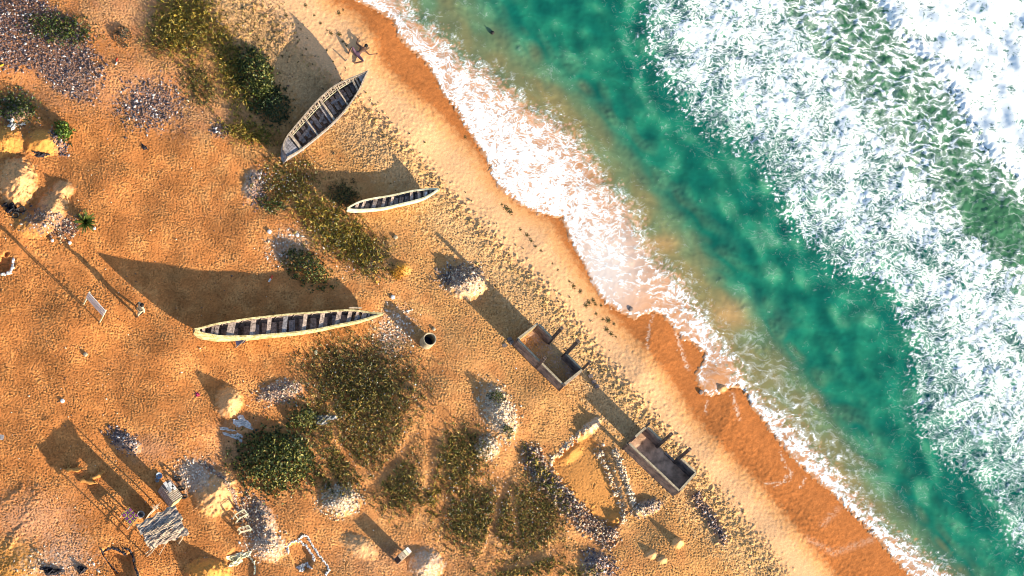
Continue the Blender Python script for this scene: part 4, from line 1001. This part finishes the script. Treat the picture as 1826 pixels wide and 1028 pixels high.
# dogs lying on the sand
DJ = {'chest':(0,0,.13,.10),'belly':(-.22,.0,.11,.085),'rump':(-.42,.0,.12,.10),'neck':(.14,.03,.18,.07),'skull':(.26,.05,.20,.06),'muzzle':(.37,.06,.16,.03),
      'fs':(.04,.10,.08,.04),'fe':(.10,.26,.05,.028),'fp':(.22,.34,.03,.022),'gs':(.02,-.08,.08,.04),'ge':(.14,-.04,.05,.028),'gp':(.30,.10,.03,.022),
      'hs':(-.40,.10,.09,.055),'hk':(-.26,.22,.06,.032),'hh':(-.42,.30,.04,.022),'hp':(-.30,.38,.03,.02),'js':(-.44,-.08,.09,.055),'jk':(-.30,.02,.05,.032),'jh':(-.44,.20,.035,.022),'jp':(-.36,.30,.03,.02),
      't1':(-.54,.03,.09,.025),'t2':(-.68,.10,.04,.018),'t3':(-.76,.2,.03,.012)}
DB = [('chest','belly'),('belly','rump'),('chest','neck'),('neck','skull'),('skull','muzzle'),('chest','fs'),('fs','fe'),('fe','fp'),('chest','gs'),('gs','ge'),('ge','gp'),('rump','hs'),('hs','hk'),('hk','hh'),('hh','hp'),('rump','js'),('js','jk'),('jk','jh'),('jh','jp'),('rump','t1'),('t1','t2'),('t2','t3')]
dog_me = None
for k, (u, v, rz, lab) in enumerate(((136,839,5,'tan dog lying with its legs stretched up the slope, leftmost of three dogs'),(160,862,-12,'tan dog lying on its side, lowest of three dogs above the shelter'),(176,849,30,'tan dog curled in its hollow, rightmost of three dogs'))):
    root = empty('dog', PG(u, v), lab, 'dog', 'dogs resting on the sand', rz=math.radians(rz))
    if dog_me is None:
        o = skin_body('body', DJ, DB, [m_fur], lambda a, b_, t, c: 0, root); dog_me = o.data
    else:
        o = bpy.data.objects.new('body', dog_me); C.objects.link(o); o.parent = root
    for s_ in (-1, 1): child_part(MB().tube([Vector((.24,.05+s_*.045,.24)), Vector((.22,.05+s_*.06,.31))], [.03,.004], 5), 'ear', m_fur, root)

# ------------------------------------------------------------------ stall and canvas shelter
q = PG(303, 885); root = empty('market_stall', q, 'small plank stall with grey sheets and white bundles weighing down its roof', 'stall')
g0 = q.z; W_, S_, E_, N_ = P(281,877,g0), P(303,906,g0), P(318,896,g0), P(296,866,g0)
H1 = 1.15; up_ = Vector((0,0,1))
def wallp(a, b_, h, name, m_, n_=4):
    for k in range(n_):
        p0, p1 = a.lerp(b_, k/n_), a.lerp(b_, (k+1)/n_-.02); d = (p1-p0)/2
        nrm = Vector((-d.y, d.x, 0)).normalized(); MB().box((p0+p1)/2+up_*(h/2), d, nrm*.015, up_*h/2).build(name, m_, root)
wallp(W_, S_, H1, 'plank', m_wood_grey, 5); wallp(S_, E_, H1, 'plank', m_yellow, 4); wallp(E_, N_, H1, 'plank', m_wood, 5); wallp(N_, W_, H1, 'plank', m_wood, 4)  # yellow planks paint in the sunlit side, grey planks the shaded one
for (a0, a1_, m_) in ((0,.48,m_conc),(.5,1.0,m_wood_pale)):
    A0, A1 = W_.lerp(S_, a0), W_.lerp(S_, a1_); B0, B1 = N_.lerp(E_, a0), N_.lerp(E_, a1_)
    mb = MB().sheet(lambda s_, t_: A0.lerp(A1, s_).lerp(B0.lerp(B1, s_), -.05+t_*1.1)+up_*(H1+.03+.05*t_+.012*math.sin(s_*40)), 12, 3); n0 = len(mb.v)
    mb.v += [v-up_*.02 for v in mb.v[:n0]]; mb.f += [tuple(i+n0 for i in f)[::-1] for f in mb.f]; mb.build('roof_sheet', m_, root)
for k, (a_, b_, w0, m_, lab) in enumerate(((.10,.35,.14,m_white,'white bundle at the top corner of the stall roof'),(.25,.65,.16,m_white,'long white bundle lying across the stall roof'),(.38,.3,.13,m_metal,'grey slab in the middle of the stall roof'),(.42,.8,.12,m_white,'white bundle at the sea side edge of the stall roof'))):
    c = W_.lerp(S_, a_).lerp(N_.lerp(E_, a_), b_)+up_*(H1+.09); d = (S_-W_).normalized(); e2_ = Vector((-d.y, d.x, 0))
    mb = MB().box(c+up_*.05, d*w0, e2_*w0*.6, up_*.05); o = mb.build('roof_bundle', m_, None); tag(o, lab, 'bundle', 'bundles on the stall roof')
for k, (u, v, r_, m_, lab) in enumerate(((283,850,.16,m_blue,'pale blue basin above the plank stall'),(279,858,.11,m_metal,'small grey bowl left of the pale blue basin'))):
    q = PG(u, v); tag(MB().lathe([(r_*.7,0),(r_,.12),(r_*1.05,.125),(r_*.92,.11),(r_*.6,.02),(.001,.02)], q, 16).build('basin', m_), lab, 'basin')
for k, (u, v, lab) in enumerate(((316,856,'black tyre leaning at the top end of the stall'),(322,873,'black tyre by the middle of the stall'),(326,887,'black tyre at the lower corner of the stall'))):
    q = PG(u, v, .12); pts = [q+Vector((.17*math.cos(t), .05*math.sin(t), .17*math.sin(t)+.08)) for t in np.linspace(0, 2*PI, 15)]
    tag(MB().tube(pts, .05, 6, cap=False).build('tyre', m_rubber), lab, 'tyre', 'tyres along the stall')

# canvas shelter on poles
ZR = 2.1
rc = [(246,932),(276,906),(313,903),(326,922),(334,950),(303,969),(270,975),(258,952)]
pc = P(288, 940, ZR); root = empty('canvas_shelter', (pc.x, pc.y, gz(pc.x, pc.y)), 'shelter roofed with crumpled grey and brown sacking on crooked poles', 'shelter')
o00, o10, o11, o01 = P(246,936,ZR), P(268,978,ZR-.12), P(334,952,ZR), P(312,901,ZR+.05)
def roofpt(a, b_): return o00.lerp(o10, a).lerp(o01.lerp(o11, a), b_)
rr = random.Random(4)
strips = 6
for k in range(strips):
    a0, a1_ = k/strips-.02, (k+1)/strips+.03; m_ = (m_tarp2, m_tarp, m_tarp2, m_tarp, m_tarp2, m_tarp2)[k]; ph = rr.random()*6; e0, e1 = rr.uniform(-.06,.03), 1+rr.uniform(-.04,.06)
    def fnp(s_, t_, a0=a0, a1_=a1_, ph=ph, e0=e0, e1=e1, k=k):
        a = a0+(a1_-a0)*s_; b_ = e0+(e1-e0)*t_
        p = roofpt(a, b_); z = (.045+.02*math.sin(t_*7+ph))*math.sin(PI*min(1, max(0, s_)))+.018*math.sin(t_*11+ph+5*s_)+.022*math.sin(t_*31+ph*2+s_*13)+.014*math.sin(t_*53+s_*29+ph)
        ed = .05*math.sin(t_*23+ph)*(s_-.5)*2; d = (o10-o00).normalized()
        return p+up_*(z+.012*k % .03)+d*ed
    mb = MB().sheet(fnp, 8, 34); n0 = len(mb.v); mb.v += [v-up_*.025 for v in mb.v[:n0]]; mb.f += [tuple(i+n0 for i in f)[::-1] for f in mb.f]
    mb.build('roof_sheet', m_, root, smooth=True)
for k in range(7):   # pale poles laid over the sheets
    a = rr.random(); b0_, b1_ = rr.uniform(0, .4), rr.uniform(.6, 1); p0 = roofpt(a, b0_)+up_*.17; p1 = roofpt(min(1, max(0, a+rr.uniform(-.2, .2))), b1_)+up_*.19
    MB().tube([p0, (p0+p1)/2+up_*.02, p1], .018, 5).build('roof_pole', m_wood_pale, root)
for (u, v) in ((262,992),(318,970),(300,922)):
    b_ = PG(u, v); t_ = b_+Vector((rr.uniform(-.08,.08), rr.uniform(-.08,.08), 2.15-b_.z))
    MB().tube([b_-up_*.1, (b_+t_)/2+Vector((.03,-.02,0)), t_], [.04,.035,.03], 6).build('post', m_wood_pale, root)
for (a_, b_) in (((.02,.02),(.98,.0)),((.02,.98),(.98,.98)),((.02,.02),(.02,.98)),((.98,.02),(.98,.98))):
    MB().tube([roofpt(*a_)-up_*.06, roofpt(*b_)-up_*.06], .03, 6).build('roof_beam', m_wood, root)
for k in range(3):   # low rail at the lower edge
    p0, p1 = P(259,988,.3+.25*k), P(286,968,.4+.3*k); MB().tube([p0, (p0+p1)/2+up_*.03, p1], .03, 5).build('rail', m_wood_pale, root)
MB().tube([PG(284,990), P(300,962,1.9)], [.025,.02], 5).build('prop', m_wood_pale, root)
# reed screen below the upper corner
p0, p1 = PG(258,928), PG(276,911)
for k in range(10):
    a = p0.lerp(p1, k/10); b_ = p0.lerp(p1, (k+.92)/10); MB().box((a+b_)/2+up_*.95, (b_-a)/2, Vector((.012,.012,0)), up_*1.0).build('screen_slat', m_wood, root)
q = P(276, 905, 2.3)
for k in range(6):
    a = k*1.05; tag_ = MB().tube([q, q+Vector((math.cos(a)*.22, math.sin(a)*.16, .05))], [.02,.012], 4).build('loose_stick', m_wood_pale, root)
# table with patterned cloth
g0 = PG(233, 930).z; tq = [P(u, v, g0+.8) for u, v in ((216.6,916),(230.6,904.5),(247,922),(232,940))]
c = sum(tq, Vector())/4; root = empty('table', (c.x, c.y, g0), 'table beside the canvas shelter', 'table')
mb = MB(); mb.v += [v-up_*.03 for v in tq]+[v-up_*.06 for v in tq]; mb.f += [(3,2,1,0),(4,5,6,7),(0,1,5,4),(1,2,6,5),(2,3,7,6),(3,0,4,7)]; mb.build('table_top', m_wood, root)
for t_ in tq:
    b_ = c.lerp(t_, .88); MB().beam(Vector((b_.x,b_.y,g0-.05)), Vector((b_.x,b_.y,g0+.74)), .05, .05).build('leg', m_wood_pale, root)
mb = MB().sheet(lambda a, b_: tq[0].lerp(tq[1], a).lerp(tq[3].lerp(tq[2], a), b_)+up_*(.01+.008*math.sin(a*9)*math.sin(b_*11)), 8, 8); n0 = len(mb.v)
mb.v += [v-up_*.012 for v in mb.v[:n0]]; mb.f += [tuple(i+n0 for i in f)[::-1] for f in mb.f]
tag(mb.build('patterned_cloth', m_pat), 'purple cloth with yellow ring pattern spread on the table', 'tablecloth')
q = PG(249, 921); R2 = .17; q.z += .42
tag(MB().lathe([(.11,-.42),(.13,-.40),(R2,0),(R2+.01,.005),(R2-.02,.0),(.10,-.38),(.001,-.38)], q, 20).build('bucket', m_metal), 'tall metal bucket with pale rim between patterned cloth and shelter', 'bucket')

# bare pole frames (unfinished table and bench)
def frame(cor, h, lab, extra):
    g = PG(*cor[0]).z; ps = [P(u, v, g) for u, v in cor]; c = sum(ps, Vector())/4; root = empty('pole_frame', (c.x, c.y, g), lab, 'frame', 'bare pole frames')
    for p0 in ps: MB().beam(p0-up_*.05, p0+up_*h, .05, .05).build('leg', m_cream, root)
    for i in range(4):
        MB().beam(ps[i]+up_*h, ps[(i+1) % 4]+up_*h, .05, .045).build('rail', m_cream, root)
        if extra: MB().beam(ps[i]+up_*h*.45, ps[(i+1) % 4]+up_*h*.45, .04, .04).build('rail', m_wood_pale, root)
    if extra:
        for f in (.33, .66): MB().beam(ps[0].lerp(ps[1], f)+up_*(h+.03), ps[3].lerp(ps[2], f)+up_*(h+.03), .06, .03).build('slat', m_wood_pale, root)
    return root
frame([(420,933),(436,923),(430,915),(414,925)], .75, 'upper of two bare pole frames standing right of the sand heap', False)
frame([(426,953),(445,948),(440,941),(423,946)], .45, 'lower of two bare pole frames, low and slatted', True)
# chest on the sand
g0 = PG(716, 996).z; cs = [P(u, v, g0) for u, v in ((702,999),(708.5,1007),(727,991),(720,983))]; c = sum(cs, Vector())/4
root = empty('wooden_crate', (c.x, c.y, g0), 'pale wooden crate on short legs alone by the bottom edge with a long shadow', 'crate')
hz = .95
for k in range(4):
    f0, f1 = k/4, (k+1)/4-.03
    a, b_, c2_, d2_ = cs[0].lerp(cs[3], f0), cs[1].lerp(cs[2], f0), cs[1].lerp(cs[2], f1), cs[0].lerp(cs[3], f1)
    mb = MB(); mb.v += [v+up_*hz for v in (a, b_, c2_, d2_)]+[v+up_*(hz-.035) for v in (a, b_, c2_, d2_)]; mb.f += [(0,1,2,3),(7,6,5,4),(0,4,5,1),(1,5,6,2),(2,6,7,3),(3,7,4,0)]; mb.build('lid_board', (m_wood_pale, m_wood_pale, m_cream, m_whitepaint)[k], root)
for i in range(4):
    a, b_ = cs[i], cs[(i+1) % 4]; d = (b_-a)/2; nrm = Vector((-d.y, d.x, 0)).normalized()
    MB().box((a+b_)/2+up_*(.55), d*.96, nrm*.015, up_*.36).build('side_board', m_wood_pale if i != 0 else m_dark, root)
    MB().beam(a.lerp(cs[(i+2) % 4], .05)-up_*.05, a.lerp(cs[(i+2) % 4], .05)+up_*.9, .06, .06).build('leg', m_wood_dark, root)

# ------------------------------------------------------------------ plastic sheets, liners, rubbish
def crumple(name, u, v, ru, rv, rot, m_, lab, cat, h=.12, seed=0):
    r0 = random.Random(seed); ph = [r0.random()*6 for _ in range(8)]; ca, sa = math.cos(math.radians(rot)), math.sin(math.radians(rot))
    def f(a, b_):
        rr_ = a; th = b_*2*PI; R0 = 1+.28*math.sin(3*th+ph[0])+.18*math.sin(5*th+ph[1])+.12*math.sin(9*th+ph[2])
        x = rr_*R0*math.cos(th)*ru; y = rr_*R0*math.sin(th)*rv
        q = PG(u+x*ca-y*sa, v+x*sa+y*ca); z = h*(.35+.4*math.sin(x*.55+ph[3]+y*.3)*math.cos(y*.7+ph[4])+.3*math.sin(x*1.3+y*1.1+ph[5]))*(1-rr_**3)
        return q+up_*(.02+max(z, 0))
    mb = MB().sheet(f, 7, 26); o = mb.build(name, m_); md = o.modifiers.new('t', 'SOLIDIFY'); md.thickness = .008
    return tag(o, lab, cat)
crumple('plastic_sheet', 432, 754, 17, 9, 20, m_white, 'crumpled white plastic sheet above the large leafy shrub', 'plastic sheet', seed=1)
crumple('plastic_sheet', 424, 780, 10, 6, 30, m_white, 'smaller crumpled plastic sheet below the larger white one', 'plastic sheet', seed=2)
crumple('plastic_strip', 404, 766, 14, 2.4, 12, m_white, 'thin strip of white plastic left of the crumpled sheets', 'plastic strip', h=.08, seed=3)
crumple('plastic_strip', 408, 777, 14, 2, 24, m_white, 'lower thin strip of white plastic pointing at the smaller sheet', 'plastic strip', h=.08, seed=13)
crumple('tarp_sheet', 424, 996, 20, 10, -28, m_cream, 'dirty pale tarpaulin on the edge of a round hollow at the bottom', 'tarpaulin', seed=4)
crumple('cloth_heap', 22, 226, 7, 6, 0, m_white, 'bright white rubbish heap beside the green scrub on the left edge', 'rubbish', h=.25, seed=5)
crumple('cloth_heap', 20, 217, 6, 5, 40, m_white, 'second white bag just above the bright rubbish heap', 'rubbish', h=.3, seed=15)
crumple('plastic_sheet', 40, 222, 6, 2.4, -10, m_white, 'flat white scrap right of the bright rubbish heap', 'plastic sheet', seed=6)
crumple('cloth_heap', 578, 748, 19, 9, -10, m_metal, 'faded grey cloth caught in the big scrub', 'cloth', h=.3, seed=7)
crumple('tarp_sheet', 538, 1012, 9, 6, -50, m_white, 'white sheet in the lower part of the outlined hollow', 'tarpaulin', seed=8)
crumple('pink_rag', 352, 704, 4, 3, 30, m_pink, 'small pink rag on the bare sand', 'rag', h=.1, seed=9)
crumple('dark_rag', 257, 263, 6, 3.4, 40, m_dark, 'dark rag on the bare sand below the stone scatter', 'rag', h=.1, seed=10)
crumple('dark_sheet', 72, 276, 13, 5, 10, m_dark, 'black torn sheet below the golden heap near the left edge', 'plastic sheet', h=.15, seed=11)
crumple('dark_heap', 92, 1019, 19, 7, 8, m_dark, 'black refuse heap on the bottom edge near the corner', 'rubbish', h=.3, seed=12)
crumple('dark_heap', 146, 1016, 8, 7, 0, m_dark, 'small black refuse heap right of the larger one on the bottom edge', 'rubbish', h=.35, seed=16)
def cord(pts, r_, m_, lab, cat, wob_=.04, hgt=.02):
    P_ = smooth_line([PG(*p_, hgt) for p_ in pts], len(pts)*7)
    P_ = [p_+Vector((random.uniform(-wob_, wob_), random.uniform(-wob_, wob_), random.uniform(0, .02))) for p_ in P_]
    for p_ in P_: p_.z = gz(p_.x, p_.y)+hgt
    rs = [r_*random.uniform(.6, 1.5) for _ in P_]
    return tag(MB().tube(P_, rs, 6).build('liner_edge', m_, smooth=False), lab, cat)
cord([(515,988),(512,976),(520,968),(532,966),(541,973)], .045, m_white, 'white liner edge curling round the left side of the outlined hollow', 'liner')
cord([(533,963),(537,957),(547,957),(553,966),(560,978),(568,990),(576,1000),(586,1014),(581,1026)], .045, m_white, 'long white liner edge on the right of the outlined hollow', 'liner')
cord([(545,972),(552,982),(557,992),(560,1000)], .05, m_white, 'short inner white liner fold of the outlined hollow', 'liner')
cord([(548,1004),(550,1012),(556,1014)], .04, m_white, 'tiny hooked white liner fold low in the hollow', 'liner')
cord([(440,988),(449,998),(455,1010),(454,1024)], .045, m_cream, 'pale liner edge right of the dirty tarpaulin', 'liner')
cord([(180,980),(190,998),(202,1014),(210,1022)], .04, m_dark, 'black liner edge on the left of the four sided hollow', 'liner', .02)
cord([(183,985),(195,979),(204,979),(214,985),(224,991)], .06, m_dark, 'thick black liner edge at the top of the four sided hollow', 'liner', .02)
cord([(217,978),(230,981),(235,992),(240,1008),(247,1028)], .045, m_dark, 'black liner edge on the right of the four sided hollow', 'liner', .02)
cord([(24,462),(22,478),(16,488),(2,490)], .06, m_white, 'white liner edge of the hollow on the left edge', 'liner')
# old tyres and dark cloth by the left edge
for k, (u, v, r_, lab) in enumerate(((27,385,.16,'front tyre of the dark heap near the left edge'),(38,375,.16,'right hand tyre of the dark heap near the left edge'))):
    q = PG(u, v, .1); pts = [q+Vector((r_*math.cos(t), r_*.75*math.sin(t), .1*math.sin(t))) for t in np.linspace(0, 2*PI, 17)]
    tag(MB().tube(pts, .045, 6, cap=False).build('tyre', m_rubber), lab, 'tyre', 'tyres by the left edge')
crumple('cloth_heap', 22, 373, 12, 9, 20, m_dark, 'heap of dark cloth behind the two tyres at the left edge', 'cloth', h=.5, seed=21)
crumple('cloth_heap', 9, 366, 5, 4, 0, m_dark, 'small dark bundle left of the cloth heap at the left edge', 'cloth', h=.4, seed=22)
# half seen board at the left edge
q = PG(0, 781); tag(MB().box(q+Vector((-.3,0,.25)), Vector((.45,-.05,0)), Vector((.02,.12,0)), Vector((0,0,.03))).beam(q+Vector((-.5,0,0)), q+Vector((-.5,0,.25)), .06, .06).build('bench', m_wood_grey), 'grey bench end cut by the left edge', 'bench')
# little things
def scrap(name, u, v, L_, w_, rot, m_, lab, cat, z=.04):
    q = PG(u, v, z); a = math.radians(rot); d = Vector((math.cos(a), math.sin(a), 0))
    return tag(MB().tube([q-d*L_, q-d*L_*.6, q+d*L_*.5, q+d*L_*.7, q+d*L_], [w_*.6, w_, w_, w_*.45, w_*.45], 7).build(name, m_), lab, cat)
scrap('plastic_bottle', 481, 500, .13, .05, 60, m_white, 'white bottle lying at the upper edge of the long boat shadow', 'bottle'); scrap('red_tube', 484, 495, .12, .045, 60, m_red, 'red tube touching the white bottle in the boat shadow', 'tube')
scrap('red_tube', 208, 107, .10, .05, 70, m_red, 'red tube on the bare track near the top edge', 'tube'); scrap('plastic_bottle', 207, 114, .1, .04, 60, m_white, 'white bottle just below the red tube on the bare track', 'bottle')
scrap('plastic_can', 563, 628, .14, .09, 95, m_cream, 'pale yellow can at the top edge of the big scrub', 'can'); scrap('wooden_stick', 391, 42, .22, .02, -30, m_wood_pale, 'pale stick right of the tall tussocks', 'stick')
scrap('yellow_bottle', 3, 117, .12, .05, 30, mat('yellow_plastic', (.6,.45,.03), rough=.5), 'yellow bottle on the left edge below the litter field', 'bottle')
for k, (u, v, lab) in enumerate(((152,633,'whitish stone alone on the open sand below the notice board'),(111,716,'tiny white pebble left on the open sand'),(168,408,'white rubbish at the foot of the spiky palm'),(80,403,'white bag on the golden refuse heap'),(93,430,'white scrap below the white bag'),(124,434,'white scrap at the end of the refuse heap'),(530,420,'white bag above the low leafy shrub'),(480,414,'white scrap left of the low leafy shrub'),(705,424,'pale stone right of the slanting grass'),(67,985,'yellowish stone with a long dark side near the bottom corner'),(700,531,'white pebble at the tip of the ring shadow'))):
    q = PG(u, v, .03); s_ = .07+.05*random.random()
    tag(MB().lathe([(.01,-.03),(s_,-.01),(s_*1.05,.05),(s_*.6,.10),(.01,.11)], q, 7).build('pale_stone', m_whitepaint if 'white' in lab else m_ring), lab, 'stone' if 'stone' in lab or 'pebble' in lab else 'scrap')
# golden plant cushion beside ring mound
x, y, z = scatter(E(711,488,15,11,0,jit=.1), 420, (690,470,730,505)); V1, F1, T1 = leaves(x, y, z+rng.random(len(x))*.12, .10, .03, [(.45,.22,.01),(.5,.28,.02),(.3,.15,.01)])
tag(np_mesh('flower_cushion', V1, F1, m_leaf, attrs={'tint': T1}), 'golden orange plant cushion alone on the sand below the slanting grass', 'plant', kind='stuff')
# driftwood post and floating buoy
q = PG(616, 109); tag(MB().tube([q-up_*.1, q+up_*.25+Vector((.03,0,0))], [.04,.03], 6).build('driftwood_stake', m_wood_dark), 'short dark stake on the smooth beach below the lying figure', 'stake')
q = P(878, 59, ZS+.05); tag(MB().lathe([(.001,-.08),(.09,-.04),(.11,.03),(.07,.09),(.02,.11),(.02,.16),(.001,.16)], q, 12).build('buoy', m_rubber), 'black buoy floating in the green water near the top edge', 'buoy')
for k, (u, v, lab) in enumerate(((1125,552,'dark rock in the thin wash at the tip of the foam tongue'),(1250,700,'dark rock at the lower end of the foam bowl'))):
    q = P(u, v, -.30); n_ = 9; tag(MB().lathe([(.001,-.1),(.12,-.05),(.13,.03),(.08,.07),(.001,.08)], q, n_).build('rock', m_conc), lab, 'rock')
# seaweed clumps along the smooth strip
mb = MB(); r0 = random.Random(3)
for k in range(60):
    a = r0.uniform(0, 2*PI); rr_ = .16*r0.random()**.6; b0 = Vector((rr_*math.cos(a), rr_*math.sin(a), 0)); a2 = r0.uniform(0, 2*PI); d = Vector((math.cos(a2), math.sin(a2), r0.uniform(.1, .6)))*.09; s_ = Vector((-math.sin(a2), math.cos(a2), 0))*.018
    n0 = len(mb.v); mb.v += [b0, b0+d*.5+s_, b0+d, b0+d*.5-s_]; mb.f.append((n0, n0+1, n0+2, n0+3))
wm = bpy.data.meshes.new('seaweed_clump'); wm.from_pydata([tuple(v) for v in mb.v], [], mb.f); wm.materials.append(mat('olive_weed', (.09,.075,.02), rough=.8, var=.4, scale=12)); wm.update()
spots = [(545,10),(560,28),(572,42),(583,55),(590,60),(605,62),(612,75),(618,82),(604,24),(612,18),(903,372),(910,378),(895,365),(928,410),(940,420),(947,430),(955,440),(965,448),(985,470),(995,482),(1015,502),(1022,510),(1035,520),(1050,540),(1058,536),(1062,543),(1072,545),(1045,545),(1085,572),(1095,578),(1082,588),(1090,596),(1098,600),(1075,570),(1063,560),(830,245),(498,15),(510,28),(520,45)]
spots.sort(key=lambda p_: p_[1]-p_[0]*.001)
def ORD(k):
    ones = 'first second third fourth fifth sixth seventh eighth ninth tenth eleventh twelfth thirteenth fourteenth fifteenth sixteenth seventeenth eighteenth nineteenth'.split()
    k += 1
    if k < 20: return ones[k-1]
    t_ = {2: 'twent', 3: 'thirt', 4: 'fort'}[k//10]
    return t_+'ieth' if k % 10 == 0 else t_+'y-'+ones[k % 10-1]
for k, (u, v) in enumerate(spots):
    o = bpy.data.objects.new('seaweed_clump', wm); C.objects.link(o); o.location = PG(u, v, .0); s_ = r0.uniform(.35, .85); o.scale = (s_*r0.uniform(.8, 1.4), s_, s_*.8); o.rotation_euler.z = r0.uniform(-.9, -.5)
    tag(o, ORD(k)+' dark seaweed clump on the smooth beach counted down from the top edge', 'seaweed', 'seaweed clumps along the smooth beach')
for o in bpy.data.objects:
    if '_o' in o: del o['_o']
